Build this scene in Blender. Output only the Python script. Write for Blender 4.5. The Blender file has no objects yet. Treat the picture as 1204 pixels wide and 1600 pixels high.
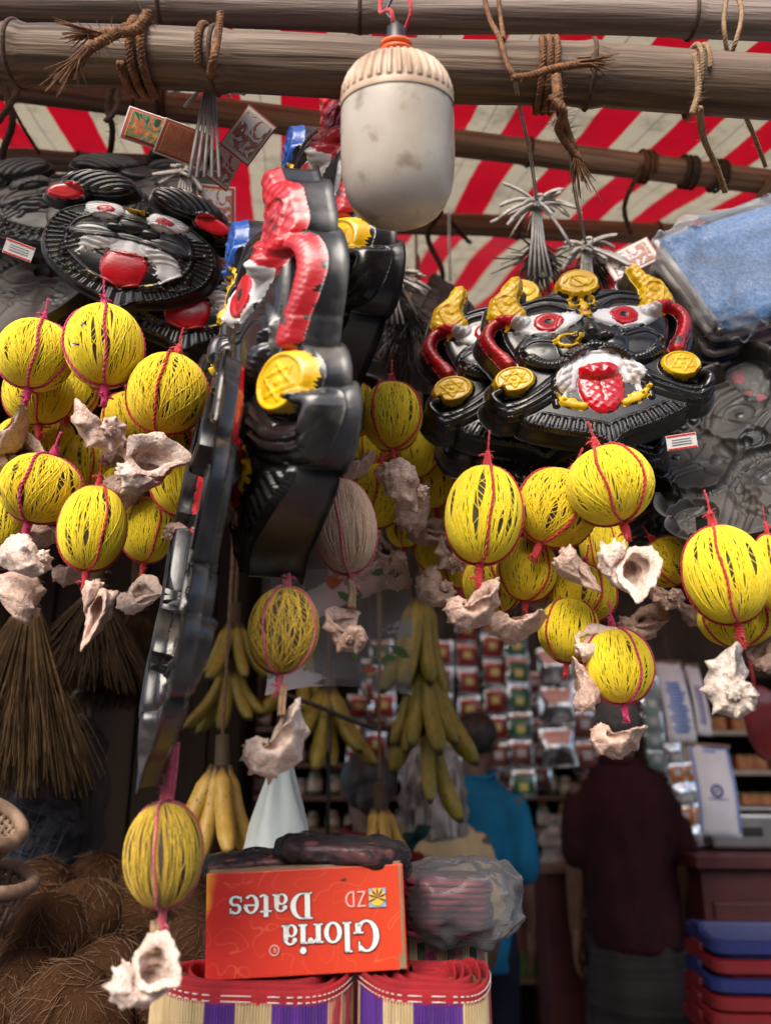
import bpy, bmesh, math, random
import numpy as np
from mathutils import Vector, Matrix, Euler, noise as mnoise
R = math.radians
rng = random.Random(7)
SC = bpy.context.scene
COL = SC.collection

# ------------------------------------------------------------------ camera, sky, sun, exposure
PITCH, FPX, CAMZ = 17.0, 1256.0, 1.4
cd = bpy.data.cameras.new('camera'); cam = bpy.data.objects.new('camera', cd); COL.objects.link(cam)
cd.sensor_fit = 'VERTICAL'; cd.sensor_height = 24.0; cd.lens = 24.0 * FPX / 1600.0
cd.clip_start = 0.05; cd.clip_end = 400
cam.location = (0, 0, CAMZ); cam.rotation_euler = (R(90 + PITCH), 0, 0)
cd.dof.use_dof = True; cd.dof.focus_distance = 1.18; cd.dof.aperture_fstop = 1.6
SC.camera = cam
SUN_EL, SUN_AZ = 42.0, 200.0      # behind the camera, slightly to the left
w = bpy.data.worlds.new('World'); SC.world = w; w.use_nodes = True
wn = w.node_tree.nodes; wl = w.node_tree.links
sky = wn.new('ShaderNodeTexSky'); sky.sky_type = 'NISHITA'; sky.sun_disc = False
sky.sun_elevation = R(SUN_EL); sky.sun_rotation = R(SUN_AZ); sky.dust_density = 4.0; sky.air_density = 1.0; sky.ozone_density = 0.6
wl.new(sky.outputs[0], wn['Background'].inputs[0]); wn['Background'].inputs[1].default_value = 0.13
sd = bpy.data.lights.new('sun', 'SUN'); sun = bpy.data.objects.new('sun', sd); COL.objects.link(sun)
sd.energy = 1.5; sd.angle = R(38); sd.color = (1.0, 0.95, 0.88)
sdir = Vector((math.sin(R(SUN_AZ)) * math.cos(R(SUN_EL)), math.cos(R(SUN_AZ)) * math.cos(R(SUN_EL)), math.sin(R(SUN_EL))))
sun.rotation_euler = sdir.to_track_quat('Z', 'Y').to_euler()
sun.location = (0, -6, 8)
SC.view_settings.view_transform = 'Standard'; SC.view_settings.look = 'None'
SC.view_settings.gamma = 1.0; SC.view_settings.use_curve_mapping = False
SC.view_settings.exposure = 1.06
SC.cycles.use_denoising = True
SC.cycles.max_bounces = 8; SC.cycles.diffuse_bounces = 4; SC.cycles.glossy_bounces = 3
SC.cycles.transmission_bounces = 6; SC.cycles.transparent_max_bounces = 12
SC.cycles.caustics_reflective = False; SC.cycles.caustics_refractive = False
SC.cycles.sample_clamp_indirect = 4.0

# ------------------------------------------------------------------ helpers
_cp, _sp = math.cos(R(PITCH)), math.sin(R(PITCH))
def W(px, py, Y):
    """point of the place that the photograph shows at (px, py), Y metres in front of the camera"""
    x = (px - 602) / FPX; y = (800 - py) / FPX
    t = Y / (_cp - y * _sp)
    return Vector((x * t, Y, CAMZ + t * (_sp + y * _cp)))
def S(py, Y):
    y = (800 - py) / FPX
    return Y / (_cp - y * _sp) / FPX

class MB:
    def __init__(s): s.v = []; s.f = []
    def add(s, vs, fs):
        o = len(s.v); s.v += [tuple(p) for p in vs]; s.f += [tuple(i + o for i in f) for f in fs]
    def tube(s, pts, r, n=8, closed=False, caps=True, flat=1.0, ref=None):
        pts = [Vector(p) for p in pts]; m = len(pts)
        rs = r if hasattr(r, '__len__') else [r] * m
        vs, fs = [], []; prev = None
        for i, p in enumerate(pts):
            a = pts[(i - 1) % m] if (closed or i > 0) else p
            b = pts[(i + 1) % m] if (closed or i < m - 1) else p
            t = (b - a)
            if t.length < 1e-9: t = Vector((0, 0, 1))
            t.normalize()
            if prev is None:
                u = Vector(ref) if ref is not None else (Vector((0, 0, 1)) if abs(t.z) < .9 else Vector((1, 0, 0)))
            else: u = prev
            u = u - t * u.dot(t)
            if u.length < 1e-6: u = t.orthogonal()
            u.normalize(); prev = u; q = t.cross(u)
            for k in range(n):
                an = 2 * math.pi * k / n
                vs.append(p + (u * math.cos(an) + q * math.sin(an) * flat) * rs[i])
        for i in range(m if closed else m - 1):
            j = (i + 1) % m
            for k in range(n):
                k2 = (k + 1) % n
                fs.append((i * n + k, i * n + k2, j * n + k2, j * n + k))
        if caps and not closed:
            fs.append(tuple(range(n - 1, -1, -1))); fs.append(tuple((m - 1) * n + k for k in range(n)))
        s.add(vs, fs); return s
    def box(s, c, d, rot=None):
        x, y, z = d[0] / 2, d[1] / 2, d[2] / 2
        vs = [Vector((i * x, j * y, k * z)) for k in (-1, 1) for j in (-1, 1) for i in (-1, 1)]
        if rot is not None: vs = [rot @ v for v in vs]
        s.add([v + Vector(c) for v in vs], [(0, 2, 3, 1), (4, 5, 7, 6), (0, 1, 5, 4), (2, 6, 7, 3), (0, 4, 6, 2), (1, 3, 7, 5)]); return s
    def grid(s, P, closeu=False, closev=False):
        """P[i][j] points"""
        m, n = len(P), len(P[0]); vs = [p for row in P for p in row]; fs = []
        for i in range(m if closeu else m - 1):
            for j in range(n if closev else n - 1):
                a, b = i, (i + 1) % m; c, d = j, (j + 1) % n
                fs.append((a * n + c, a * n + d, b * n + d, b * n + c))
        s.add(vs, fs); return s
    def lathe(s, prof, n=32):
        P = [[(r * math.cos(2 * math.pi * k / n), r * math.sin(2 * math.pi * k / n), z) for k in range(n)] for r, z in prof]
        return s.grid(P, closev=True)
    def poly(s, pts, z0, z1):
        """prism of a 2-D outline in XY between z0 and z1"""
        n = len(pts)
        s.add([(p[0], p[1], z0) for p in pts] + [(p[0], p[1], z1) for p in pts],
              [tuple(range(n - 1, -1, -1)), tuple(range(n, 2 * n))] + [(i, (i + 1) % n, n + (i + 1) % n, n + i) for i in range(n)]); return s
    def mesh(s, name, smooth=True, bevel=0.0, bseg=2):
        me = bpy.data.meshes.new(name); me.from_pydata(s.v, [], s.f); me.update()
        if bevel > 0:
            bm = bmesh.new(); bm.from_mesh(me)
            bmesh.ops.bevel(bm, geom=[e for e in bm.edges if e.is_manifold and e.calc_face_angle(0) > .5], offset=bevel, segments=bseg, profile=.6, affect='EDGES')
            bm.to_mesh(me); bm.free()
        if smooth: me.polygons.foreach_set('use_smooth', [True] * len(me.polygons))
        if smooth == 'angle': me.set_sharp_from_angle(angle=R(40))
        return me
    def build(s, name, mat, parent=None, smooth=True, bevel=0.0, loc=None, **kw):
        return ob(name, s.mesh(name, smooth, bevel), mat, parent, loc, **kw)

def ob(name, me, mat=None, parent=None, loc=None, label=None, cat=None, group=None, kind=None):
    o = bpy.data.objects.new(name, me); COL.objects.link(o)
    if mat is not None and me is not None and len(me.materials) == 0: me.materials.append(mat)
    if parent is not None: o.parent = parent
    if loc is not None: o.location = loc
    tag(o, label, cat, group, kind); return o
def tag(o, label=None, cat=None, group=None, kind=None):
    if label: o['label'] = label
    if cat: o['category'] = cat
    if group: o['group'] = group
    if kind: o['kind'] = kind
    return o
def thing(name, label, cat, loc=(0, 0, 0), rot=None, group=None, scale=None):
    o = bpy.data.objects.new(name, None); COL.objects.link(o); o.empty_display_size = .05
    o.location = loc
    if rot is not None:
        o.rotation_euler = rot.to_euler() if hasattr(rot, 'to_euler') else rot
    if scale is not None: o.scale = scale
    return tag(o, label, cat, group)
def dup(root, loc, rot=None, label=None, group=None, scale=None):
    r = root.copy(); COL.objects.link(r); r.location = loc
    if rot is not None: r.rotation_euler = rot.to_euler() if hasattr(rot, 'to_euler') else rot
    if scale is not None: r.scale = scale
    if label: r['label'] = label
    if group: r['group'] = group
    for ch in root.children:
        c = ch.copy(); COL.objects.link(c); c.parent = r
        for g in ch.children:
            d = g.copy(); COL.objects.link(d); d.parent = c
    return r
def catmull(pts, n=8, closed=False):
    pts = [Vector(p) for p in pts]; m = len(pts); out = []
    rg = range(m) if closed else range(m - 1)
    for i in rg:
        p0 = pts[(i - 1) % m] if closed else pts[max(i - 1, 0)]
        p1 = pts[i]; p2 = pts[(i + 1) % m]
        p3 = pts[(i + 2) % m] if closed else pts[min(i + 2, m - 1)]
        for k in range(n):
            t = k / n
            out.append(.5 * ((2 * p1) + (p2 - p0) * t + (2 * p0 - 5 * p1 + 4 * p2 - p3) * t * t + (3 * p1 - p0 - 3 * p2 + p3) * t ** 3))
    if not closed: out.append(pts[-1])
    return out
def rope(mb, pts, r, turns_per_m=70, strands=3, n=5, fuzz=0, rg=rng):
    """twisted rope along pts"""
    pts = [Vector(p) for p in pts]
    L = [0]
    for a, b in zip(pts, pts[1:]): L.append(L[-1] + (b - a).length)
    tot = L[-1]; m = max(6, int(tot * turns_per_m * 6)); m = min(m, 420)
    res = []
    j = 0
    for i in range(m + 1):
        d = tot * i / m
        while j < len(L) - 2 and L[j + 1] < d: j += 1
        f = (d - L[j]) / max(1e-9, L[j + 1] - L[j]); res.append(pts[j].lerp(pts[j + 1], f))
    prev = None; fr = []
    for i, p in enumerate(res):
        t = (res[min(i + 1, m)] - res[max(i - 1, 0)])
        t = t.normalized() if t.length > 1e-9 else Vector((0, 0, 1))
        u = prev if prev is not None else t.orthogonal()
        u = u - t * u.dot(t); u = u.normalized() if u.length > 1e-6 else t.orthogonal().normalized()
        prev = u; fr.append((u, t.cross(u)))
    for s_ in range(strands):
        q = []
        for i, p in enumerate(res):
            an = 2 * math.pi * (s_ / strands + i / m * tot * turns_per_m)
            q.append(p + (fr[i][0] * math.cos(an) + fr[i][1] * math.sin(an)) * r * .5)
        mb.tube(q, r * .58, n)
    for _ in range(fuzz):
        i = rg.randrange(m); u, q = fr[i]; an = rg.random() * 6.28
        d = (u * math.cos(an) + q * math.sin(an)); e = Vector((rg.uniform(-1, 1), rg.uniform(-1, 1), rg.uniform(-1, 1)))
        a = res[i] + d * r * .8; l = r * rg.uniform(.8, 2.2)
        mb.tube([a, a + d * l * .6 + e * l * .3, a + d * l + e * l * .7], [r * .07, r * .06, r * .03], 3, caps=False)
    return mb

# ------------------------------------------------------------------ materials
def mat(name, col, rough=.6, col2=None, scale=20., detail=4., lo=.4, hi=.6, bump=0., bscale=None, stretch=(1, 1, 1), metal=0., spec=.5,
        coat=0., trans=0., alpha=1., sheen=0., col3=None, scale3=6., lo3=.5, hi3=.7, rough2=None, subs=0., coords='Object'):
    m = bpy.data.materials.new(name); m.use_nodes = True
    nt = m.node_tree; N = nt.nodes; L = nt.links; b = N['Principled BSDF']
    b.inputs['Base Color'].default_value = (*col, 1); b.inputs['Roughness'].default_value = rough
    b.inputs['Metallic'].default_value = metal; b.inputs['Specular IOR Level'].default_value = spec
    b.inputs['Coat Weight'].default_value = coat; b.inputs['Coat Roughness'].default_value = .08
    b.inputs['Transmission Weight'].default_value = trans; b.inputs['Alpha'].default_value = alpha
    b.inputs['Sheen Weight'].default_value = sheen
    if subs: b.inputs['Subsurface Weight'].default_value = subs; b.inputs['Subsurface Radius'].default_value = (.01, .008, .006)
    tc = N.new('ShaderNodeTexCoord'); mp = N.new('ShaderNodeMapping'); mp.inputs['Scale'].default_value = stretch
    L.new(tc.outputs[coords], mp.inputs[0])
    def nz(sc, dt):
        t = N.new('ShaderNodeTexNoise'); t.inputs['Scale'].default_value = sc; t.inputs['Detail'].default_value = dt
        L.new(mp.outputs[0], t.inputs['Vector']); return t
    def rmp(src, a, c):
        r_ = N.new('ShaderNodeMapRange'); r_.inputs[1].default_value = a; r_.inputs[2].default_value = c
        L.new(src, r_.inputs[0]); return r_.outputs[0]
    last = None
    if col2 is not None:
        n1 = nz(scale, detail); f = rmp(n1.outputs[0], lo, hi)
        mx = N.new('ShaderNodeMix'); mx.data_type = 'RGBA'; mx.inputs[6].default_value = (*col, 1); mx.inputs[7].default_value = (*col2, 1)
        L.new(f, mx.inputs[0]); last = mx.outputs[2]
        if rough2 is not None:
            mr = N.new('ShaderNodeMapRange'); mr.inputs[3].default_value = rough; mr.inputs[4].default_value = rough2
            L.new(f, mr.inputs[0]); L.new(mr.outputs[0], b.inputs['Roughness'])
    if col3 is not None:
        n3 = nz(scale3, 5); f3 = rmp(n3.outputs[0], lo3, hi3)
        mx = N.new('ShaderNodeMix'); mx.data_type = 'RGBA'; mx.inputs[7].default_value = (*col3, 1)
        if last is None: mx.inputs[6].default_value = (*col, 1)
        else: L.new(last, mx.inputs[6])
        L.new(f3, mx.inputs[0]); last = mx.outputs[2]
    if last is not None: L.new(last, b.inputs['Base Color'])
    if bump:
        nb = nz(bscale or scale * 2, 6); bp = N.new('ShaderNodeBump'); bp.inputs['Strength'].default_value = bump; bp.inputs['Distance'].default_value = .004
        L.new(nb.outputs[0], bp.inputs['Height']); L.new(bp.outputs[0], b.inputs['Normal'])
    return m
def clear_plastic(name, tint=(1, 1, 1), clear=.75, rough=.12, haze=(.8, .8, .8), bump=.3, bscale=30, ior=1.5):
    """thin film: mostly see-through, with gloss and a little haze"""
    m = bpy.data.materials.new(name); m.use_nodes = True; nt = m.node_tree; N = nt.nodes; L = nt.links
    for n in list(N): N.remove(n)
    out = N.new('ShaderNodeOutputMaterial'); tr = N.new('ShaderNodeBsdfTransparent'); tr.inputs[0].default_value = (*tint, 1)
    pb = N.new('ShaderNodeBsdfPrincipled'); pb.inputs['Base Color'].default_value = (*haze, 1); pb.inputs['Roughness'].default_value = rough
    fr = N.new('ShaderNodeFresnel'); fr.inputs[0].default_value = ior
    ad = N.new('ShaderNodeMath'); ad.operation = 'ADD'; ad.inputs[1].default_value = 1 - clear; ad.use_clamp = True
    L.new(fr.outputs[0], ad.inputs[0])
    mx = N.new('ShaderNodeMixShader'); L.new(ad.outputs[0], mx.inputs[0]); L.new(tr.outputs[0], mx.inputs[1]); L.new(pb.outputs[0], mx.inputs[2])
    tc = N.new('ShaderNodeTexCoord'); nz = N.new('ShaderNodeTexNoise'); nz.inputs['Scale'].default_value = bscale; nz.inputs['Detail'].default_value = 3
    L.new(tc.outputs['Object'], nz.inputs['Vector'])
    bp = N.new('ShaderNodeBump'); bp.inputs['Strength'].default_value = bump; bp.inputs['Distance'].default_value = .01
    L.new(nz.outputs[0], bp.inputs['Height'])
    for n in (pb, fr): L.new(bp.outputs[0], n.inputs['Normal'])
    L.new(mx.outputs[0], out.inputs[0]); return m

M = {}
M['black'] = mat('black_gloss_plastic', (.010, .009, .009), .22, (.03, .024, .02), 26, lo=.48, hi=.75, rough2=.4, bump=.03, bscale=60, coat=.3)
M['black_side'] = mat('black_side_plastic', (.014, .014, .016), .3, (.05, .045, .042), 22, lo=.5, hi=.72, rough2=.5, bump=.12, bscale=60, coat=.15, col3=(.16, .135, .11), scale3=9, lo3=.62, hi3=.8)
M['black_dust'] = mat('dusty_black_plastic', (.022, .021, .02), .42, (.085, .075, .066), 16, lo=.42, hi=.7, rough2=.7, bump=.15, bscale=70)
M['yel_paint'] = mat('yellow_gloss_paint', (.80, .50, .008), .3, (.66, .37, .004), 40, bump=.12, bscale=130, coat=.3)
M['red_paint'] = mat('red_gloss_paint', (.56, .006, .012), .22, (.42, .004, .01), 30, bump=.1, bscale=120, coat=.5)
M['red_worn'] = mat('worn_red_paint', (.50, .012, .018), .33, (.36, .01, .015), 20, bump=.15, bscale=110, coat=.25, col3=(.05, .03, .03), scale3=24, lo3=.64, hi3=.68)
M['white_paint'] = mat('white_gloss_paint', (.78, .77, .76), .32, (.62, .6, .6), 30, bump=.1, bscale=90, coat=.2)
M['blue_paint'] = mat('blue_gloss_paint', (.015, .10, .42), .35, (.01, .06, .28), 30, bump=.2, bscale=90, coat=.2)
M['grey_paint'] = mat('bluish_grey_paint', (.30, .32, .36), .3, (.12, .13, .15), 25)
M['thread'] = mat('yellow_yarn', (.84, .67, .006), .75, (.72, .53, .004), 30, sheen=.25)
M['thread_old'] = mat('weathered_yellow_yarn', (.60, .41, .02), .8, (.40, .25, .025), 22, sheen=.2)
M['thread_tan'] = mat('undyed_tan_yarn', (.60, .42, .29), .85, (.48, .32, .21), 22, sheen=.2)
M['thread_b'] = mat('deeper_yellow_yarn', (.80, .60, .006), .78, (.66, .45, .004), 26, sheen=.2)
M['husk'] = mat('dark_coconut_shell', (.045, .030, .018), .9, (.08, .055, .032), 40, bump=.4, bscale=60, stretch=(1, 1, .2))
M['husk_light'] = mat('tan_coconut_husk', (.34, .20, .12), .9, (.26, .15, .09), 40, bump=.5, bscale=60, stretch=(1, 1, .2))
M['cord_red'] = mat('red_cotton_cord', (.66, .012, .022), .8, (.5, .006, .014), 160, sheen=.3, bump=.5, bscale=400)
M['cord_pink'] = mat('pink_cotton_cord', (.72, .012, .17), .8, (.55, .01, .12), 160, sheen=.3, bump=.5, bscale=400)
M['cord_faded'] = mat('faded_pink_cord', (.68, .10, .16), .85, (.52, .06, .10), 160, sheen=.4, bump=.5, bscale=400)
M['jute'] = mat('jute_twine', (.34, .22, .12), .9, (.24, .15, .08), 120, bump=.4, bscale=300)
M['coir'] = mat('coir_rope', (.23, .105, .045), .95, (.13, .06, .028), 90, bump=.5, bscale=200)
M['coir_dark'] = mat('dark_coir_rope', (.10, .056, .036), .95, (.06, .034, .022), 90, bump=.5, bscale=200)
M['strip'] = mat('grey_plastic_strip', (.52, .49, .45), .45, (.36, .33, .29), 40)
M['wire'] = mat('grey_twine', (.30, .27, .25), .6, (.2, .18, .16), 60)

# ------------------------------------------------------------------ striped tarpaulin roof
def tarp_material():
    m = bpy.data.materials.new('striped_tarpaulin'); m.use_nodes = True; nt = m.node_tree; N = nt.nodes; L = nt.links
    pb = N['Principled BSDF']; out = N['Material Output']
    tc = N.new('ShaderNodeTexCoord'); sx = N.new('ShaderNodeSeparateXYZ'); L.new(tc.outputs['Object'], sx.inputs[0])
    def math_(op, a, b=None):
        n = N.new('ShaderNodeMath'); n.operation = op
        for i, q in enumerate((a, b)):
            if q is None: continue
            if isinstance(q, (int, float)): n.inputs[i].default_value = q
            else: L.new(q, n.inputs[i])
        return n.outputs[0]
    nz = N.new('ShaderNodeTexNoise'); nz.inputs['Scale'].default_value = 7; nz.inputs['Detail'].default_value = 2; L.new(tc.outputs['Object'], nz.inputs['Vector'])
    xx = math_('ADD', sx.outputs[0], math_('MULTIPLY', nz.outputs[0], .012))
    fr = math_('FRACT', math_('DIVIDE', xx, .19))
    st = math_('LESS_THAN', fr, .5)
    st2 = math_('LESS_THAN', math_('ABSOLUTE', math_('SUBTRACT', fr, .75)), .008)   # thin dark line inside the cream stripe
    n2 = N.new('ShaderNodeTexNoise'); n2.inputs['Scale'].default_value = 9; n2.inputs['Detail'].default_value = 9; n2.inputs['Roughness'].default_value = .72; L.new(tc.outputs['Object'], n2.inputs['Vector'])
    r2 = N.new('ShaderNodeMapRange'); r2.inputs[1].default_value = .5; r2.inputs[2].default_value = .72; L.new(n2.outputs[0], r2.inputs[0])
    def mix(f, a, b):
        n = N.new('ShaderNodeMix'); n.data_type = 'RGBA'
        if isinstance(f, (int, float)): n.inputs[0].default_value = f
        else: L.new(f, n.inputs[0])
        for i, q in ((6, a), (7, b)):
            if isinstance(q, tuple): n.inputs[i].default_value = (*q, 1)
            else: L.new(q, n.inputs[i])
        return n.outputs[2]
    cream = mix(r2.outputs[0], (.33, .29, .21), (.12, .105, .075))
    cream = mix(st2, cream, (.12, .11, .10))
    red = mix(r2.outputs[0], (.33, .003, .012), (.22, .003, .012))
    c = mix(st, cream, red)
    L.new(c, pb.inputs['Base Color']); pb.inputs['Roughness'].default_value = .55
    tl = N.new('ShaderNodeBsdfTranslucent'); L.new(c, tl.inputs[0])
    mx = N.new('ShaderNodeMixShader'); mx.inputs[0].default_value = .55
    L.new(pb.outputs[0], mx.inputs[1]); L.new(tl.outputs[0], mx.inputs[2]); L.new(mx.outputs[0], out.inputs[0])
    return m
mb = MB(); P = []
for i in range(46):
    row = []
    for j in range(110):
        x = -3.4 + 7.0 * j / 109; y = -.10 + 3.1 * i / 45
        z = .3385 * y + .02 * math.sin(x * 2.3 + 1) + .028 * mnoise.noise((x * 1.6, y * 1.6, 0)) + .012 * mnoise.noise((x * 7, y * 3, 3))
        z += -.02 * (1 - abs(((y - .1) / .75) % 1 - .5) * 2)
        row.append((x, y, z))
    P.append(row)
mb.grid(P)
tarp = mb.build('tarpaulin_roof', tarp_material(), loc=(0, 1.16, 2.775))
tarp.rotation_euler = (0, 0, R(7.7))
tag(tarp, 'red and cream striped tarpaulin roof stretched above the bamboo poles', 'tarpaulin')

# ------------------------------------------------------------------ bamboo
def bamboo_mat(name, a, b, c):
    m = mat(name, a, .6, b, 95, detail=9, lo=.40, hi=.62, stretch=(1, 1, .035), col3=c, scale3=22, lo3=.5, hi3=.64, bump=.9, bscale=120, rough2=.85)
    return m
M['bam_dark'] = bamboo_mat('weathered_dark_bamboo', (.165, .105, .066), (.075, .048, .032), (.04, .029, .024))
M['bam_grey'] = bamboo_mat('grey_bamboo', (.26, .195, .165), (.16, .115, .095), (.09, .065, .054))
M['bam_brown'] = bamboo_mat('brown_bamboo', (.36, .22, .13), (.19, .11, .066), (.14, .08, .05))
def bamboo(label, p0, p1, r0, r1, m, nodes=(), seed=0, bend=0.0):
    p0 = Vector(p0); p1 = Vector(p1); d = p1 - p0; Lg = d.length
    t = thing('bamboo_pole', label, 'bamboo pole', p0, d.to_track_quat('Z', 'Y').to_matrix(), 'bamboo poles of the stall roof')
    mb = MB(); P = []; n = 40; K = 120
    for i in range(K + 1):
        s = i / K; r = r0 + (r1 - r0) * s
        for nd in nodes:
            g = (s - nd) * Lg / .012
            r += (.09 * math.exp(-g * g) - .035 * math.exp(-((g - 1.6) ** 2) * 1.5)) * r0
        r *= 1 + .02 * mnoise.noise((s * 9, seed, 0))
        bx = bend * math.sin(math.pi * s) + .006 * mnoise.noise((s * 5, seed, 5)); by = .006 * mnoise.noise((s * 5, seed, 9))
        P.append([(bx + r * (1 + .015 * mnoise.noise((math.cos(a) * 2, math.sin(a) * 2, s * 12 + seed))) * math.cos(a),
                   by + r * (1 + .015 * mnoise.noise((math.cos(a) * 2, math.sin(a) * 2, s * 12 + seed))) * math.sin(a), s * Lg) for a in (2 * math.pi * k / n for k in range(n))])
    mb.grid(P, closev=True)
    mb.build('culm', m, t)
    for nd in nodes:                       # the dark scar ring left by each leaf sheath
        q = MB(); r = (r0 + (r1 - r0) * nd) * 1.078
        bx = bend * math.sin(math.pi * nd) + .006 * mnoise.noise((nd * 5, seed, 5)); by = .006 * mnoise.noise((nd * 5, seed, 9))
        q.tube([(bx + r * math.cos(2 * math.pi * k / 40), by + r * math.sin(2 * math.pi * k / 40), nd * Lg - .003) for k in range(40)], .0035, 5, closed=True)
        q.build('node_ring', M['coir_dark'], t)
    return t
YB = .88
bamboo('thick weathered brown bamboo pole running right across behind the bulb', W(-160, 74, YB + .03), W(1390, 142, YB), .040, .040, M['bam_dark'], (.13, .335, .71, .96), 1)
bamboo('pale grey bamboo pole along the very top edge of the picture', W(-200, 0, YB + .10), W(1420, 36, YB + .12), .030, .028, M['bam_grey'], (.28, .47, .79), 2)
bamboo('thin brown bamboo pole behind the thick one, sloping down to the right', W(-100, 120, 1.30), W(1330, 302, 1.55), .030, .026, M['bam_brown'], (.2, .45, .62, .8), 3)
bamboo('short mottled pole low behind the black masks at left', W(-80, 245, 1.45), W(330, 262, 1.5), .022, .022, M['bam_grey'], (.5,), 4)
bamboo('thin dark pole behind the bulb and the tied strips', W(560, 345, 1.75), W(1180, 372, 1.80), .028, .026, M['bam_brown'], (.4, .75), 5)
bamboo('slanting rafter pole crossing below the tarpaulin at right', W(1010, 560, 2.0), W(1290, 180, 1.35), .022, .022, M['bam_brown'], (.5,), 6)

# ------------------------------------------------------------------ lamp bulb
c = W(621, 225, .80); sb = S(225, .80)
bulb = thing('light_bulb', 'large dusty white light bulb with ribbed collar hanging from the bamboo', 'light bulb', c, Euler((R(19), R(-1), 0)))
M['dome'] = mat('milky_plastic', (.58, .53, .46), .24, (.44, .37, .29), 11, lo=.35, hi=.68, col3=(.26, .20, .14), scale3=34, lo3=.58, hi3=.78, bump=.05, bscale=20, subs=.25)
M['collar'] = mat('yellowed_plastic', (.56, .40, .28), .5, (.36, .24, .15), 22, lo=.4, hi=.7, bump=.08, bscale=50)
M['socket'] = mat('black_bakelite', (.02, .018, .017), .4)
M['orange'] = mat('orange_plastic', (.78, .14, .03), .45)
r = 89 * sb; k = sb
prof = [(.01 * r, -129 * k), (.18 * r, -128 * k), (.36 * r, -125 * k), (.54 * r, -119 * k), (.70 * r, -109 * k), (.83 * r, -95 * k), (.93 * r, -76 * k), (.985 * r, -50 * k), (1.0 * r, -20 * k), (.99 * r, 40 * k), (.97 * r, 56 * k), (.955 * r, 64 * k)]
MB().lathe(prof, 64).build('diffuser_dome', M['dome'], bulb)
P = []
for z, rr, rib in [(54, .99, 0), (62, .99, 0), (65, .965, .0), (68, .965, .03), (82, .93, .04), (97, .86, .045), (110, .75, .045), (119, .62, .035), (124, .48, .0), (127, .42, 0), (128, .40, 0), (131, .36, 0)]:
    P.append([((rr * r + rib * r * (1 if (a % 4) < 2 else -.3)) * math.cos(2 * math.pi * a / 144), (rr * r + rib * r * (1 if (a % 4) < 2 else -.3)) * math.sin(2 * math.pi * a / 144), z * k) for a in range(144)])
MB().grid(P, closev=True).build('ribbed_collar', M['collar'], bulb, smooth='angle')
MB().lathe([(.34 * r, 128 * k), (.25 * r, 136 * k), (.235 * r, 150 * k), (.17 * r, 160 * k), (.15 * r, 178 * k), (.06 * r, 184 * k)], 28).build('lamp_holder', M['socket'], bulb)
for z, rr in ((131, .275), (141, .25), (151, .24)):
    MB().tube([(rr * r * math.cos(a * .2618), rr * r * math.sin(a * .2618), z * k) for a in range(24)], .045 * r, 8, closed=True).build('orange_ring', M['orange'], bulb)
for i, (mm, dx) in enumerate(((M['cord_red'], -.09), (M['socket'], .05), (M['cord_red'], .1))):
    pts = catmull([(dx * r * .4, 0, 178 * k), (dx * r, .03 * i, 205 * k), (dx * r * 3 * (-1) ** i, .05, 240 * k), (dx * r * 2, .06, 290 * k)], 6)
    MB().tube(pts, .035 * r, 6).build('flex_wire', mm, bulb)

# ------------------------------------------------------------------ vacuum-formed demon masks
def ell(X, Y, cx, cy, rx, ry, a=0.):
    ca, sa = math.cos(R(a)), math.sin(R(a)); x = (X - cx) * ca + (Y - cy) * sa; y = -(X - cx) * sa + (Y - cy) * ca
    return (np.sqrt((x / rx) ** 2 + (y / ry) ** 2) - 1) * min(rx, ry)
def path(X, Y, pts, rad):
    pts = [np.array(p, float) for p in pts]; rs = rad if hasattr(rad, '__len__') else [rad] * len(pts)
    best = np.full(X.shape, 9.); along = np.zeros(X.shape); acc = 0
    for a, b, r0, r1 in zip(pts, pts[1:], rs, rs[1:]):
        d = b - a; L2 = d @ d; t = np.clip(((X - a[0]) * d[0] + (Y - a[1]) * d[1]) / L2, 0, 1)
        q = np.hypot(X - a[0] - d[0] * t, Y - a[1] - d[1] * t) - (r0 + (r1 - r0) * t)
        along = np.where(q < best, acc + t * math.sqrt(L2), along); best = np.minimum(best, q); acc += math.sqrt(L2)
    return best, along
def spline2(pts, n=6): return [(p.x, p.y) for p in catmull([(a, b, 0) for a, b in pts], n)]
def polysd(X, Y, pts):
    d = np.full(X.shape, 9.); ins = np.zeros(X.shape, bool); n = len(pts)
    for i in range(n):
        a = pts[i]; b = pts[(i + 1) % n]; dx, dy = b[0] - a[0], b[1] - a[1]; L2 = dx * dx + dy * dy + 1e-12
        t = np.clip(((X - a[0]) * dx + (Y - a[1]) * dy) / L2, 0, 1)
        d = np.minimum(d, np.hypot(X - a[0] - dx * t, Y - a[1] - dy * t))
        c = ((a[1] > Y) != (b[1] > Y)) & (X < (dx) * (Y - a[1]) / (dy + 1e-12) + a[0]); ins ^= c
    return np.where(ins, -d, d)
def rnd(sd, r): t = np.clip(-sd / r, 0, 1); return np.sqrt(np.clip(1 - (1 - t) ** 2, 0, 1))
def mir(f): return np.minimum(f(1), f(-1))

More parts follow.
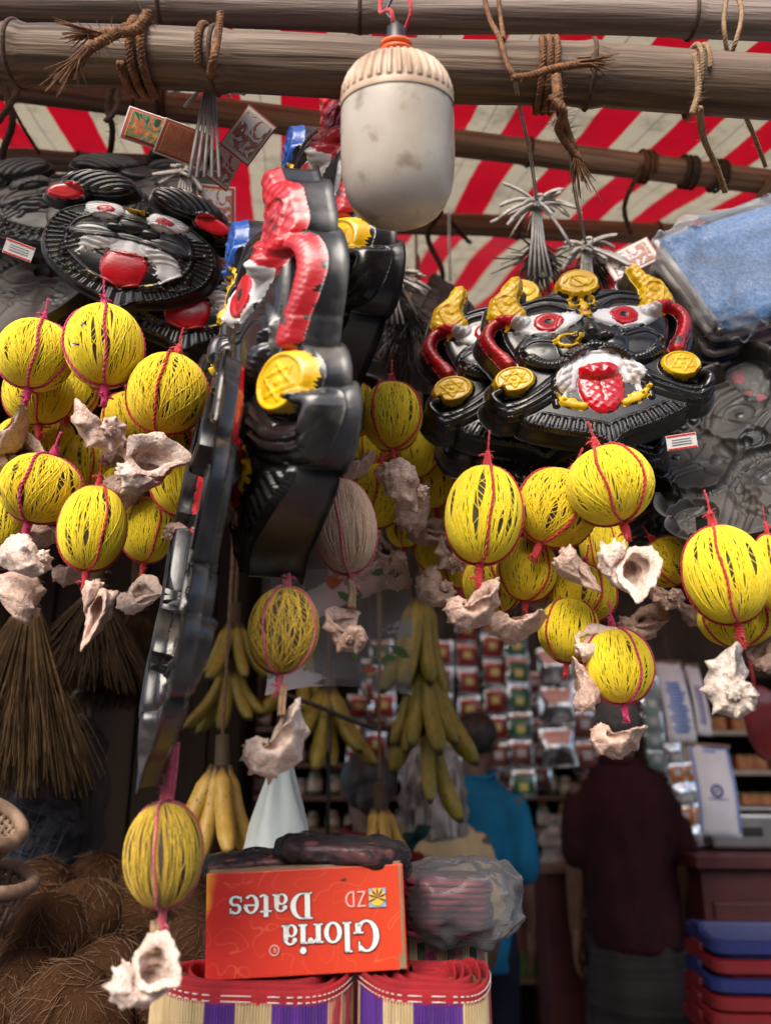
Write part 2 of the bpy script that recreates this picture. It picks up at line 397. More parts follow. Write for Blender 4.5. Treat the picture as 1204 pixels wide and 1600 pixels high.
HALF = .175
def relief(kind0, step=.0092):
    kind = 'A' if kind0 == 'C' else kind0
    xs = np.arange(-1.22, 1.2201, step); ys = np.arange(-1.6, 1.62, step); X, Y = np.meshgrid(xs, ys)
    jag = .010 * np.sin(X * 47 + 3 * np.sin(Y * 31)) + .008 * np.sin(Y * 61 + 2 * np.sin(X * 53))
    lab = np.zeros(X.shape, int); names = ['face']; H = np.zeros(X.shape)
    def paint(name, sd, j=1.):
        if name not in names: names.append(name)
        lab[(sd + jag * j) < 0] = names.index(name)
    if kind == 'A':
        head = polysd(X, Y, spline2([(0, 1.12), (.34, 1.08), (.62, .95), (.78, .72), (.80, .45), (.72, .10), (.70, -.3), (.74, -.52), (.78, -.74), (.74, -.86), (.45, -1.02), (.16, -1.13), (0, -1.27), (-.16, -1.13), (-.45, -1.02), (-.74, -.86), (-.78, -.74), (-.74, -.52), (-.70, -.3), (-.72, .10), (-.80, .45), (-.78, .72), (-.62, .95), (-.34, 1.08), (0, 1.12)], 5)[:-1])
        med = ell(X, Y, 0, 1.17, .225, .225)
        hornp = lambda s: path(X, Y, [(s * .66, .66), (s * .76, .86), (s * .74, 1.06), (s * .64, 1.22), (s * .60, 1.36)], [.13, .175, .15, .10, .085])[0]
        horn = mir(hornp)
        snp = lambda s: path(X, Y, spline2([(s * .66, .60), (s * .78, .70), (s * .91, .67), (s * .97, .50), (s * .92, .30), (s * .85, .16), (s * .81, .05)]), [.065] * 30 + [.075] * 7)
        snake = mir(lambda s: snp(s)[0])
        disc = mir(lambda s: ell(X, Y, s * .79, -.23, .195, .195))
        curl = [mir(lambda s, k=k: path(X, Y, spline2([(s * (.30 + .02 * k), -.17 - .10 * k), (s * .48, -.34 - .09 * k), (s * .70, -.52 - .07 * k), (s * .92, -.56 - .07 * k), (s * 1.02, -.44 - .02 * k), (s * .94, -.40)]), .065)[0]) for k in (0, 1, 2)]
        S_ = np.minimum.reduce([head, med, horn, snake - .01, disc - .02, curl[0], curl[1], curl[2]])
        # big forms
        H += .055 * np.sqrt(np.clip(1 - (X / 1.25) ** 2, 0, 1)) - .02 * np.clip(-Y - .6, 0, 2) + .012 * rnd(S_, .1)
        H += .020 * rnd(ell(X, Y, 0, .25, .34, .62), .3)
        H += .016 * rnd(mir(lambda s: ell(X, Y, s * .40, .18, .27, .22, s * 15)), .25)          # cheeks
        for k in range(3):                                                                     # cheek creases
            H += .006 * rnd(mir(lambda s: path(X, Y, spline2([(s * .32, .40 - .07 * k), (s * .55, .42 - .05 * k), (s * .70, .22 - .03 * k), (s * .66, .0 - .02 * k)]), .026)[0]), .026)
        H += .016 * rnd(mir(lambda s: path(X, Y, spline2([(s * .10, .70), (s * .3, .86), (s * .55, .84), (s * .70, .62)]), [.04] * 9 + [.05] * 10)[0]), .05)  # brow
        H += .008 * rnd(mir(lambda s: path(X, Y, spline2([(s * .12, .92), (s * .35, 1.0), (s * .55, .96)]), .03)[0]), .03)
        for c_ in curl: H += .016 * rnd(c_, .065)
        nose = np.minimum(ell(X, Y, 0, .30, .12, .16), mir(lambda s: ell(X, Y, s * .13, .26, .09, .075)))
        H += .034 * rnd(nose, .12) + .014 * rnd(path(X, Y, [(0, .3), (0, .62)], .06)[0], .06)
        ms, al = path(X, Y, spline2([(-.66, .16), (-.56, -.02), (-.38, -.10), (-.18, .02), (0, .09), (.18, .02), (.38, -.10), (.56, -.02), (.66, .16)]), [.03] * 4 + [.075] * 41 + [.03] * 4)
        H += .036 * rnd(ms, .075) * (1 + .05 * np.sin(al * 170))
        eye = mir(lambda s: np.maximum(ell(X, Y, s * .33, .66, .29, .20), ell(X, Y, s * .33, .50, .29, .20)) + .0)
        eye = mir(lambda s: np.maximum(np.hypot(X - s * .38, Y - .31) - .45, np.hypot(X - s * .38, Y - .85) - .45))
        H += .013 * rnd(eye, .06)
        iris = mir(lambda s: ell(X, Y, s * .365, .58, .14, .15)); pup = mir(lambda s: ell(X, Y, s * .365, .58, .04, .04))
        H += .008 * rnd(iris, .05) - .004 * rnd(pup, .03)
        teeth = np.minimum(path(X, Y, spline2([(-.36, -.60), (-.30, -.30), (-.16, -.12), (0, -.08), (.16, -.12), (.30, -.30), (.36, -.60)]), [.02] * 4 + [.10] * 28 + [.02] * 5)[0], ell(X, Y, 0, -.22, .22, .16))
        H += .018 * rnd(teeth, .09) * (1 + .10 * np.sin(np.arctan2(X, -(Y + .75)) * 34) * (Y > -.45))
        lip = path(X, Y, spline2([(-.44, -.66), (-.42, -.32), (-.24, -.04), (0, .0), (.24, -.04), (.42, -.32), (.44, -.66)]), .03)[0]; H += .012 * rnd(lip, .03)
        tong = polysd(X, Y, spline2([(-.16, -.20), (-.08, -.17), (0, -.165), (.08, -.17), (.16, -.20), (.205, -.36), (.19, -.60), (.10, -.78), (0, -.82), (-.10, -.78), (-.19, -.60), (-.205, -.36), (-.17, -.16)], 5)[:-1])
        H += .015 * rnd(tong, .12) - .003 * rnd(path(X, Y, [(0, -.40), (0, -.66)], .02)[0], .02) + .0012 * np.sin(X * 60) * np.sin(Y * 55) * (tong < -.03)
        fang = mir(lambda s: np.minimum(path(X, Y, spline2([(s * .20, -.70), (s * .30, -.66), (s * .38, -.60), (s * .41, -.54)]), [.05, .05, .05, .05, .055, .055, .055, .05, .05, .05, .045, .04, .035, .03, .03, .03, .03, .03, .03])[0], ell(X, Y, s * .31, -.62, .07, .05)))
        H += .014 * rnd(fang, .05)
        # beard: flat fan with a ribbed band
        bt = np.hypot(X / 1.05, (Y - .55) / 1.62); chin = (Y < -.62) & (curl[2] > .02)
        band = ((S_ > -.20) & (Y < -.72) & (curl[2] > .03)); ang = np.arctan2(X, -(Y - .3))
        H += np.where(band, .004 + .0042 * np.sign(np.sin(ang * 105)) * (S_ < -.045), 0)
        H += .006 * rnd(np.abs(S_ + .21) - .018, .018) * (Y < -.72) + .006 * rnd(np.abs(S_ + .022) - .022, .02) * (Y < -.74)
        H += .0035 * np.sin((X + Y * .2) * 210) * (np.abs(S_ + .022) < .02) * (Y < -.74)
        # ornaments
        H += .018 * rnd(horn, .10) + .0022 * np.sin(X * 70) * np.sin(Y * 62) * (horn < -.02)
        H += .007 * rnd(mir(lambda s: ell(X, Y, s * .72, .98, .05, .06)), .05) + .006 * rnd(mir(lambda s: np.abs(path(X, Y, [(s * .70, .84), (s * .74, 1.0)], .09)[0]) - .012), .012)
        H += .024 * rnd(snake, .06) + .0009 * np.sin(X * 130) * np.sin(Y * 130) * (snake < 0)
        for cx, cy, rr in ((.79, -.23, .195), (-.79, -.23, .195), (0, 1.17, .225)):
            d = np.hypot(X - cx, Y - cy); sd = d - rr
            H += np.where(sd < .03, .0, 0) + .024 * rnd(sd - .015, .045) + .006 * rnd(np.abs(sd + .025) - .018, .018)
            if cy < 0:
                for tr in (0, math.pi):                                                         # six-pointed star in low relief
                    p = [(cx + .125 * math.sin(tr + a), cy + .125 * math.cos(tr + a)) for a in (0, 2.0944, 4.1888)]
                    H += .0035 * rnd(np.abs(polysd(X, Y, p)) - .012, .012)
                H += .005 * rnd(d - .03, .03)
            else:
                H += .005 * rnd(path(X, Y, spline2([(cx - .14, cy), (cx - .07, cy + .08), (cx, cy), (cx + .07, cy - .08), (cx + .14, cy)]), .016)[0], .016) + .004 * rnd(np.abs(d - .09) - .012, .012)
        tri = np.minimum.reduce([path(X, Y, [(0, .74), (0, .97)], [.045, .02])[0], mir(lambda s: path(X, Y, spline2([(0, .80), (s * .09, .80), (s * .12, .88), (s * .085, .95)]), .022)[0])])
        H += .012 * rnd(tri, .03)
        bin_ = ell(X, Y, 0, .63, .06, .08); H += .012 * rnd(bin_, .06)
        ring = np.abs(ell(X, Y, -.22, .24, .105, .10)) - .022; ring = np.where((X > -.14) & (Y > .26), .1, ring); ring = np.minimum(ring, ell(X, Y, -.33, .26, .03, .05))
        H += .010 * rnd(ring, .022)
        for nm, sd, j in (('teeth', teeth, .4), ('fang', fang, 1.0), ('horn', horn, 1.2), ('red_serpent', snake, .8), ('moustache', ms, .2), ('eye', eye, .6), ('iris', iris, .4), ('pupil', pup, .2),
                          ('tongue', tong, .8), ('nose_ring', ring, .8), ('trident_mark', tri, .8), ('ear_disc', disc, .2), ('crown_medallion', med, .2), ('forehead_gem', bin_, .6), ('gem_centre', ell(X, Y, 0, .65, .03, .035), .3)):
            paint(nm, sd, j)
        names_band = 'beard_band'; sdb = np.where(band, -.1, .1); paint(names_band, sdb, 0)
        depth = .017 if kind0 == 'C' else .018
    else:
        mane = polysd(X, Y, spline2([(0, .70), (.45, .72), (.85, .45), (1.0, .0), (.92, -.50), (.58, -.92), (.22, -1.13), (0, -1.34), (-.22, -1.13), (-.58, -.92), (-.92, -.50), (-1.0, .0), (-.85, .45), (-.45, .72), (0, .70)], 6)[:-1])
        brow = mir(lambda s: ell(X, Y, s * .52, 1.12, .44, .26, -s * 14)); earl = mir(lambda s: ell(X, Y, s * .86, .78, .26, .19, -s * 25))
        S_ = np.minimum.reduce([mane, brow, earl])
        H += .035 * np.sqrt(np.clip(1 - (X / 1.2) ** 2, 0, 1)) + .012 * rnd(S_, .08)
        ang = np.arctan2(X, -(Y - .1)); band = (mane > -.27) & (Y < .40) & (earl > 0)
        H += np.where(band, .0055 * np.sin(ang * 62) * np.clip((-mane) / .05, 0, 1) * np.clip((mane + .27) / .04, 0, 1), 0)
        H += .010 * rnd(np.abs(mane + .28) - .025, .025) + .008 * rnd(np.abs(mane + .025) - .025, .02)
        H += .040 * rnd(brow, .22) * (1 + .10 * np.sin(np.hypot(X, (Y - .6)) * 80)) + .02 * rnd(earl, .1)
        XF, YF = X / 1.22, (Y + .13) / 1.12
        face = ell(XF, YF, 0, .05, .62, .75); H += .030 * rnd(face, .35)
        H += .018 * rnd(mir(lambda s: ell(XF, YF, s * .34, .12, .24, .2)), .2)
        for k in range(3): H += .007 * rnd(mir(lambda s: path(XF, YF, spline2([(s * .2, .02 - .1 * k), (s * .42, .06 - .08 * k), (s * .6, -.06 - .1 * k), (s * .58, -.3 - .05 * k)]), .03)[0]), .03)
        nose = np.minimum(ell(XF, YF, 0, .42, .15, .16), mir(lambda s: ell(XF, YF, s * .16, .34, .10, .08))); H += .030 * rnd(nose, .14)
        ms, al = path(XF, YF, spline2([(-.70, .22), (-.5, .10), (-.25, .14), (0, .20), (.25, .14), (.5, .10), (.70, .22)]), [.03] * 4 + [.065] * 29 + [.03] * 4); H += .016 * rnd(ms, .06)
        eye = mir(lambda s: ell(XF, YF, s * .30, .62, .19, .19)); iris = mir(lambda s: ell(XF, YF, s * .28, .60, .085, .075))
        H += .030 * rnd(eye, .10) * (1 + .06 * np.sin(np.arctan2(YF - .62, np.abs(XF) - .3) * 22)) + .008 * rnd(iris, .05)
        teeth = np.minimum(path(XF, YF, spline2([(-.44, -.22), (-.3, -.02), (0, .05), (.3, -.02), (.42, -.28), (.36, -.55)]), [.03] * 5 + [.12] * 21 + [.02] * 5)[0], ell(XF, YF, 0, -.05, .2, .1))
        H += .015 * rnd(teeth, .08) * (1 + .12 * np.sin(XF * 44))
        tong = polysd(XF, YF, spline2([(-.18, -.12), (0, -.08), (.18, -.12), (.215, -.36), (.16, -.62), (0, -.70), (-.16, -.62), (-.215, -.36), (-.18, -.12)], 5)[:-1]); H += .022 * rnd(tong, .14)
        fang = mir(lambda s: path(XF, YF, spline2([(s * .24, -.64), (s * .36, -.56), (s * .52, -.52), (s * .62, -.42)]), [.045] * 6 + [.03] * 13)[0]); H += .012 * rnd(fang, .04)
        med = np.maximum(ell(XF, YF, 0, .80, .13, .14), S_ + .02); H += .035 * rnd(med, .1); gem = ell(XF, YF, 0, .86, .07, .10)
        for nm, sd, j in (('teeth', teeth, 2.2), ('fang', fang, 2.4), ('moustache', ms, .2), ('eye', eye, .8), ('iris', iris, .6), ('tongue', tong, .8), ('ear', earl + .03, 1), ('crown_medallion', med, 1), ('gem_centre', gem, .5)): paint(nm, sd, j)
        paint('mane', np.where(band & (mane < 0), -.1, .1), 0)
        depth = .016
    if kind == 'A': base = .055 * np.sqrt(np.clip(1 - (X / 1.25) ** 2, 0, 1)) - .02 * np.clip(-Y - .6, 0, 2)
    else: base = .035 * np.sqrt(np.clip(1 - (X / 1.2) ** 2, 0, 1))
    H = base + (H - base) * np.clip(-S_ / (step * 3) - .2, 0, 1)
    if kind0 == 'C': base2 = .14 * np.sqrt(np.clip(1 - (X / 1.25) ** 2, 0, 1)) - .076 - .012 * np.clip(-Y - .6, 0, 2) - .012 * np.clip(Y - .5, 0, 2)
    else: base2 = base * .5
    H = base2 + (H - base) * (.44 if kind == 'A' else .36)
    # keep vertices inside, snap the outline
    inside = S_ < step * .5
    gy, gx = np.gradient(S_, step); g = np.hypot(gx, gy) + 1e-6
    near = inside & (S_ > -step * .9); XX = np.where(near, X - gx / g * np.clip(S_, -step, step), X); YY = np.where(near, Y - gy / g * np.clip(S_, -step, step), Y)
    q = inside[:-1, :-1] & inside[1:, :-1] & inside[:-1, 1:] & inside[1:, 1:]
    ids = np.arange(X.size).reshape(X.shape)
    quads = np.stack([ids[:-1, :-1][q], ids[:-1, 1:][q], ids[1:, 1:][q], ids[1:, :-1][q]], 1)
    V = np.stack([XX.ravel() * HALF, YY.ravel() * HALF, H.ravel()], 1)
    hy, hx = np.gradient(H, step * HALF); NRM = np.stack([-hx.ravel(), -hy.ravel(), np.ones(H.size)], 1); NRM /= np.linalg.norm(NRM, axis=1)[:, None]
    fl = np.stack([lab.ravel()[quads[:, k]] for k in range(4)], 1); qlab = np.sort(fl, 1)[:, 2]
    sidex = V[quads[:, 0], 0] > 0
    # boundary loops for the wall
    ec = {}
    for a, b, c, d in quads.tolist():
        for e in ((a, b), (b, c), (c, d), (d, a)):
            if (e[1], e[0]) in ec: del ec[(e[1], e[0])]
            else: ec[e] = 1
    nxt = {a: b for a, b in ec}; prv = {b: a for a, b in ec}; bl = np.array([v for v in nxt if v in prv]); bn = np.array([nxt[v] for v in bl]); bp_ = np.array([prv[v] for v in bl])
    for _ in range(7): V[bl] = .5 * V[bl] + .25 * (V[bn] + V[bp_])          # even out the rim
    gxr, gyr = (gx / g).ravel(), (gy / g).ravel()
    tg = V[bn] - V[bp_]; tl = np.hypot(tg[:, 0], tg[:, 1]) + 1e-9; ox, oy = tg[:, 1] / tl, -tg[:, 0] / tl
    full = np.zeros(V.shape[0]); fx, fy = full.copy(), full.copy(); fx[bl], fy[bl] = ox, oy
    for _ in range(4): fx[bl], fy[bl] = .5 * fx[bl] + .25 * (fx[bn] + fx[bp_]), .5 * fy[bl] + .25 * (fy[bn] + fy[bp_])
    gxr[bl], gyr[bl] = fx[bl], fy[bl]
    wv, wf, idx = [], [], {}
    levels = [(0, 0), (.0, -.0035), (.003, -depth * .55), (.0055, -depth), (.010, -depth - .001)]
    def wid(v):
        if v not in idx:
            idx[v] = len(wv); x, y, z = V[v]
            for o, dz in levels: wv.append((x + gxr[v] * o, y + gyr[v] * o, (z if dz > -.01 else 0) + dz if o == 0 else dz + .25 * z))
        return idx[v]
    for a, b in ec:
        i, j = wid(a), wid(b)
        for k in range(len(levels) - 1): wf.append((i + k, i + k + 1, j + k + 1, j + k))
    return V, NRM, quads, qlab, sidex, names, (wv, wf)

def sub_mesh(name, V, NRM, quads):
    u, inv = np.unique(quads, return_inverse=True); me = bpy.data.meshes.new(name)
    me.from_pydata(V[u].tolist(), [], inv.reshape(quads.shape).tolist()); me.update()
    me.polygons.foreach_set('use_smooth', [True] * len(me.polygons)); me.normals_split_custom_set_from_vertices(NRM[u].tolist()); return me

PAIRED = {'horn', 'red_serpent', 'eye', 'iris', 'pupil', 'fang', 'ear_disc', 'ear'}
SUBPART = {'iris': 'eye', 'pupil': 'eye', 'gem_centre': 'forehead_gem'}
def make_mask(name, kind, label, group, mats, price=None):
    V, NRM, quads, qlab, sidex, names, wall = RELIEF[kind]
    t = thing(name, label, 'mask', group=group); made = {}
    if kind + str(mats.get('key', '')) not in MESHES:
        ms = {}
        for i, nm in enumerate(names):
            sel = qlab == i
            if not sel.any(): continue
            for sd in ((True, False) if nm in PAIRED else (None,)):
                s2 = sel if sd is None else sel & (sidex == sd)
                if s2.any():
                    me = sub_mesh(nm, V, NRM, quads[s2]); me.materials.append(M[mats.get(nm, 'black')]); ms[(nm, sd)] = me
        wm = MB(); wm.v, wm.f = wall; me = wm.mesh('side_wall'); me.materials.append(M[mats.get('wall', 'black_side')]); ms[('side_wall', None)] = me
        MESHES[kind + str(mats.get('key', ''))] = ms
    for (nm, sd), me in MESHES[kind + str(mats.get('key', ''))].items():
        par = t
        if nm in SUBPART:
            p = SUBPART[nm]; par = made.get((p, sd)) or made.get((p, None)) or made.get(('crown_medallion', None)) or t
        made[(nm, sd)] = ob(nm, me, None, par)
    return t
RELIEF = {'A': relief('A'), 'B': relief('B'), 'C': relief('C')}; MESHES = {}
MA = {'horn': 'yel_paint', 'crown_medallion': 'yel_paint', 'ear_disc': 'yel_paint', 'fang': 'yel_paint', 'red_serpent': 'red_worn', 'eye': 'white_paint', 'iris': 'red_paint', 'pupil': 'black',
      'teeth': 'white_paint', 'tongue': 'red_paint', 'nose_ring': 'yel_paint', 'trident_mark': 'yel_paint', 'forehead_gem': 'yel_paint', 'gem_centre': 'red_paint'}
MBk = {'teeth': 'white_paint', 'fang': 'yel_paint', 'eye': 'white_paint', 'iris': 'red_paint', 'tongue': 'red_paint', 'ear': 'red_paint', 'crown_medallion': 'yel_paint', 'gem_centre': 'red_paint'}
def keyed(d, key, **kw): e = dict(d); e['key'] = key; e.update(kw); return e
MA_dust = keyed(MA, 'dust', face='black_dust', moustache='black_dust', beard_band='black_dust', wall='black_dust', horn='black_dust', red_serpent='black_dust', ear_disc='black_dust', tongue='black_dust', teeth='black_dust', eye='black_dust', iris='black_dust', crown_medallion='black_dust', fang='black_dust', forehead_gem='black_dust', gem_centre='black_dust', trident_mark='black_dust', nose_ring='black_dust')
MB_dust = keyed(MBk, 'dust', face='black_dust', moustache='black_dust', mane='black_dust', wall='black_dust', teeth='black_dust', tongue='black_dust', eye='black_dust', iris='black_dust', ear='black_dust', fang='black_dust', crown_medallion='black_dust', gem_centre='black_dust')
MA_plain = keyed(MA, 'plain', ear_disc='black_side', fang='black_side', crown_medallion='black_side', teeth='black_side', tongue='black_side', red_serpent='black_side', horn='red_worn', eye='black_side', iris='black_side', trident_mark='black_side', forehead_gem='black_side')
MA_blue = keyed(MA, 'blue', crown_medallion='blue_paint', horn='red_worn')
def mrot(yaw, el, roll=0): return Matrix.Rotation(R(yaw), 3, 'Z') @ Matrix.Rotation(R(-el), 3, 'X') @ Matrix.Rotation(R(90), 3, 'X') @ Matrix.Rotation(R(roll), 3, 'Z')
GR = 'demon masks in the right hand bunch'; GL = 'lion masks in the left hand bunch'; GC = 'demon masks hanging edge on in the middle'
def mask(kind, px, py, Y, yaw, el, roll, sc, label, group, mats, sy=1., sz=1.):
    t = make_mask('lion_mask' if kind == 'B' else 'demon_mask', kind, label, group, mats)
    t.location = W(px, py, Y); t.rotation_euler = mrot(yaw, el, roll).to_euler(); t.scale = (sc, sc * sy, sc * sz); return t
mask('A', 922, 576, 1.15, -3, 8, 5, .93, 'glossy black demon mask facing front with yellow discs, red tongue and white teeth', GR, MA, .75)
mask('A', 828, 592, 1.235, -4, 10, 4, .98, 'black demon mask with red serpent curl peeping out left behind the front-facing one', GR, MA, .78)
mask('A', 858, 655, 1.31, -2, 26, -4, 1.0, 'lowest black demon mask under the right bunch, one yellow disc showing', GR, MA)
mask('A', 1165, 690, 1.20, 150, -30, -38, 1.05, 'dusty black demon mask turned backwards with a price sticker at the right edge', GR, MA_dust)
mask('A', 1075, 800, 1.42, -6, 36, -6, 1.0, 'black demon mask in deep shade under the backward turned one', GR, MA_dust)
mask('C', 456, 628, .99, -70, -4, 0, 1.08, 'large black demon mask hanging edge on with yellow disc and red tongue', GC, MA_blue, 1, 1.05)
mask('C', 530, 436, 1.12, -70, -3, 0, 1.10, 'black demon mask hanging edge on behind the bulb with topmost red horn', GC, MA_blue, 1, 1.05)
mask('A', 282, 916, .95, 111, -5.5, 0, .95, 'long grey edged demon mask seen from its hollow back, hanging lowest at left', GC, MA_plain, 1.08, .62)
mask('B', 207, 390, 1.15, 8, -10, -9, .80, 'black lion mask with ribbed mane and red ears in front of the left bunch', GL, MBk, .60, 1.0)
mask('B', 300, 458, 1.22, 8, -6, -4, .82, 'black lion mask below the front one, red tongue and yellow fangs showing', GL, MBk, .60, 1.0)
mask('B', 52, 425, 1.30, 165, -20, 16, .95, 'dusty lion mask turned backwards with a price sticker at the left edge', GL, MB_dust)
mask('B', 110, 330, 1.30, 10, 12, 16, .95, 'dusty lion mask lying behind the front one at upper left', GL, MB_dust, .55)
mask('B', 225, 305, 1.36, -6, 12, 12, .90, 'dusty ribbed lion mask at the top of the left bunch', GL, MB_dust, .5)
mask('A', 345, 690, 1.32, -50, 10, 4, .9, 'black demon mask hidden in shadow between the left bunch and edge on mask', GC, MA_dust)
mask('A', 640, 520, 1.62, 10, 30, 4, .95, 'dark mask in shadow behind the string of coconuts below the bulb', GC, MA_dust)

# ------------------------------------------------------------------ thread-wound coconuts
def coco_r(s):          # radius profile (polar angle s from the top), slightly pointed at both ends
    return math.sin(s) ** .92
def thread_wrap(seed, gaps=.55, twist=.2, n1=300, n2=110, wdt=.032, cross=.6):
    rg = random.Random(seed); mb = MB()
    holes = [(rg.uniform(0, 6.28), rg.uniform(.9, 2.2), rg.uniform(.05, .10), rg.uniform(.25, .5)) for _ in range(int(13 * gaps) + 1)]
    def strand(a0, tw, lift, w, ph, amp):
        K = 22; prev = None; vs = []; fs = []
        for i in range(K + 1):
            s = .03 + (math.pi - .06) * i / K
            a = a0 + tw * (s - 1.57) + amp * math.sin(2 * s + ph)
            for ha, hs, hw, hl in holes:           # threads part round a gap
                d = (a - ha + math.pi) % (2 * math.pi) - math.pi; g = math.exp(-((s - hs) / hl) ** 2)
                if abs(d) < hw * 2.2: a += math.copysign(hw * g * max(0, 1 - abs(d) / (hw * 2.2)), d)
            r = coco_r(s) + lift; z = 1.1 * math.cos(s) * (1 + .02 * lift)
            ww = w * (.35 + .65 * math.sin(s))
            ca, sa = math.cos(a), math.sin(a); nx = math.sin(s)
            c = Vector((r * ca, r * sa, z)); t = Vector((-sa, ca, 0)); nrm = Vector((ca * nx, sa * nx, math.cos(s)))
            vs += [c - t * ww * .5 - nrm * ww * .35, c + nrm * ww * .25 - t * ww * .14, c + nrm * ww * .25 + t * ww * .14, c + t * ww * .5 - nrm * ww * .35]
            if i:
                o = (i - 1) * 4
                for k in range(3): fs.append((o + k, o + k + 1, o + 5 + k, o + 4 + k))
        mb.add(vs, fs)
    for i in range(n1):
        strand(2 * math.pi * (i + rg.uniform(-.8, .8)) / n1, rg.gauss(0, twist * .5), rg.uniform(.004, .022), wdt * rg.uniform(.7, 1.2), rg.uniform(0, 6), rg.gauss(0, .03))
    base = rg.uniform(0, 6.28)
    for i in range(n2):
        a = rg.uniform(0, 6.28); s_ = rg.choice((-1, 1))
        strand(a, s_ * rg.uniform(.25, 1) * cross, rg.uniform(.02, .035), wdt * rg.uniform(.7, 1.15), rg.uniform(0, 6), rg.gauss(0, .05))
    return mb.mesh('thread_wrap')
def husk_mesh():
    mb = MB(); P = []
    for i in range(25):
        s = .01 + (math.pi - .02) * i / 24
        P.append([(coco_r(s) * .975 * math.cos(a), coco_r(s) * .975 * math.sin(a), 1.085 * math.cos(s)) for a in (2 * math.pi * k / 36 for k in range(36))])
    mb.grid(P, closev=True); return mb.mesh('husk')
def cord_mesh(seed):
    rg = random.Random(seed); mb = MB(); a0 = rg.uniform(0, 6.28)
    for a in (a0, a0 + rg.uniform(1.2, 1.9), a0 + math.pi + rg.uniform(-.3, .3), a0 + math.pi + rg.uniform(1.2, 1.9)):
        bow = rg.uniform(-.16, .16); pts = []
        for i in range(31):
            s = .02 + (math.pi - .04) * i / 30; aa = a + bow * math.sin(s) + .03 * math.sin(5 * s + a)
            pts.append((( coco_r(s) + .05) * math.cos(aa), (coco_r(s) + .05) * math.sin(aa), 1.13 * math.cos(s)))
        rope(mb, pts, .040, turns_per_m=3.4, strands=2, n=5, fuzz=16, rg=rg)
    return mb.mesh('tie_cord')
def knot_mesh(seed, sg, ln):
    rg = random.Random(seed); mb = MB()
    if True:
        pts = []; K = 90
        for i in range(K):
            f = i / K; an = f * 2 * math.pi * 9; rr = .085 * (1 - .35 * f) * (1 + .12 * math.sin(7 * f + seed))
            pts.append((rr * math.cos(an), rr * math.sin(an), sg * (1.08 + ln * .82 * f)))
        mb.tube(pts, .040, 5); mb.tube([(0, 0, sg * 1.06), (.01, 0, sg * (1.08 + ln))], [.09, .06], 8)
        for k in range(3):
            d = Vector((rg.uniform(-1, 1), rg.uniform(-1, 1), rg.uniform(-.6, .3))).normalized()
            b = Vector((0, 0, sg * (1.15 + ln * .5))); mb.tube([b, b + d * .16, b + d * .26 + Vector((0, 0, -.06))], [.04, .035, .02], 5)
        for k in range(40):
            d = Vector((rg.uniform(-1, 1), rg.uniform(-1, 1), rg.uniform(-.4, .4))).normalized(); b = Vector((0, 0, sg * (1.08 + ln * rg.random()))) + d * .07
            mb.tube([b, b + d * rg.uniform(.05, .14)], [.006, .003], 3, caps=False)
    return mb.mesh('knot')
def string_mesh():
    mb = MB(); rope(mb, [(0, 0, 1.45), (.02, .01, 1.7), (0, 0, 2.0)], .035, 3.5, 2, 5); mb2 = MB()
    return mb.mesh('hanging_string')
HUSK = husk_mesh(); HUSK.materials.append(M['husk']); HUSKL = HUSK.copy(); HUSKL.materials.clear(); HUSKL.materials.append(M['husk_light'])
def with_mat(me, m): q = me.copy(); q.materials.clear(); q.materials.append(m); return q
_wr = [thread_wrap(11, .7), thread_wrap(12, .9, .3), thread_wrap(13, .5, .25), thread_wrap(14, 1.0, .15, 290, 90), thread_wrap(15, .8, .45, 280, 120, cross=.9)]
_net = thread_wrap(21, 1.6, .35, 105, 85, .026, cross=1.3); _long = thread_wrap(22, 1.3, .10, 170, 30, .028, .3); _tan = thread_wrap(23, .1, .12, 300, 40, .026, .25)
WRAP = [with_mat(m_, M['thread_b' if i_ in (1, 4) else 'thread']) for i_, m_ in enumerate(_wr)] + [with_mat(_net, M['thread_old']), with_mat(_long, M['thread_old']), with_mat(_tan, M['thread_tan'])]
for m_ in _wr + [_net, _long, _tan]: bpy.data.meshes.remove(m_)
CORD = {}; KNOT = {}; STR = {}
for cn, mm in (('red', 'cord_red'), ('pink', 'cord_pink'), ('faded', 'cord_faded')):
    for v in range(3):
        CORD[cn, v] = cord_mesh(40 + v); CORD[cn, v].materials.append(M[mm]); KNOT[cn, v] = (knot_mesh(60 + v, 1, .42), knot_mesh(60 + v, -1, .62))
        for q_ in KNOT[cn, v]: q_.materials.append(M[mm])
    STR[cn] = string_mesh(); STR[cn].materials.append(M['jute'] if cn == 'faded' else M[mm])
GCN = 'yellow thread wound coconuts hanging from the masks'
def coconut(px, py, rx, ry, Y, cord, label, wrap=0, tilt=0, spin=None, v=0, back=0):
    s = S(py, Y); k = rng.random() * 6.28 if spin is None else R(spin)
    rot = Matrix.Rotation(R(back), 3, 'X') @ Matrix.Rotation(R(tilt), 3, 'Y') @ Matrix.Rotation(k, 3, 'Z')
    t = thing('wound_coconut', label, 'coconut', W(px, py, Y), rot, GCN, (rx * s, rx * s, ry * s / 1.12))
    ob('husk', HUSKL if wrap == 7 else HUSK, None, t); tag(ob('thread_wrap', WRAP[wrap], None, t), kind='stuff')
    ob('tie_cord', CORD[cord, v], None, t); ob('knot', KNOT[cord, (v + 1) % 3][0], None, t); ob('knot', KNOT[cord, (v + 1) % 3][1], None, t); ob('hanging_string', STR[cord], None, t)
    return t

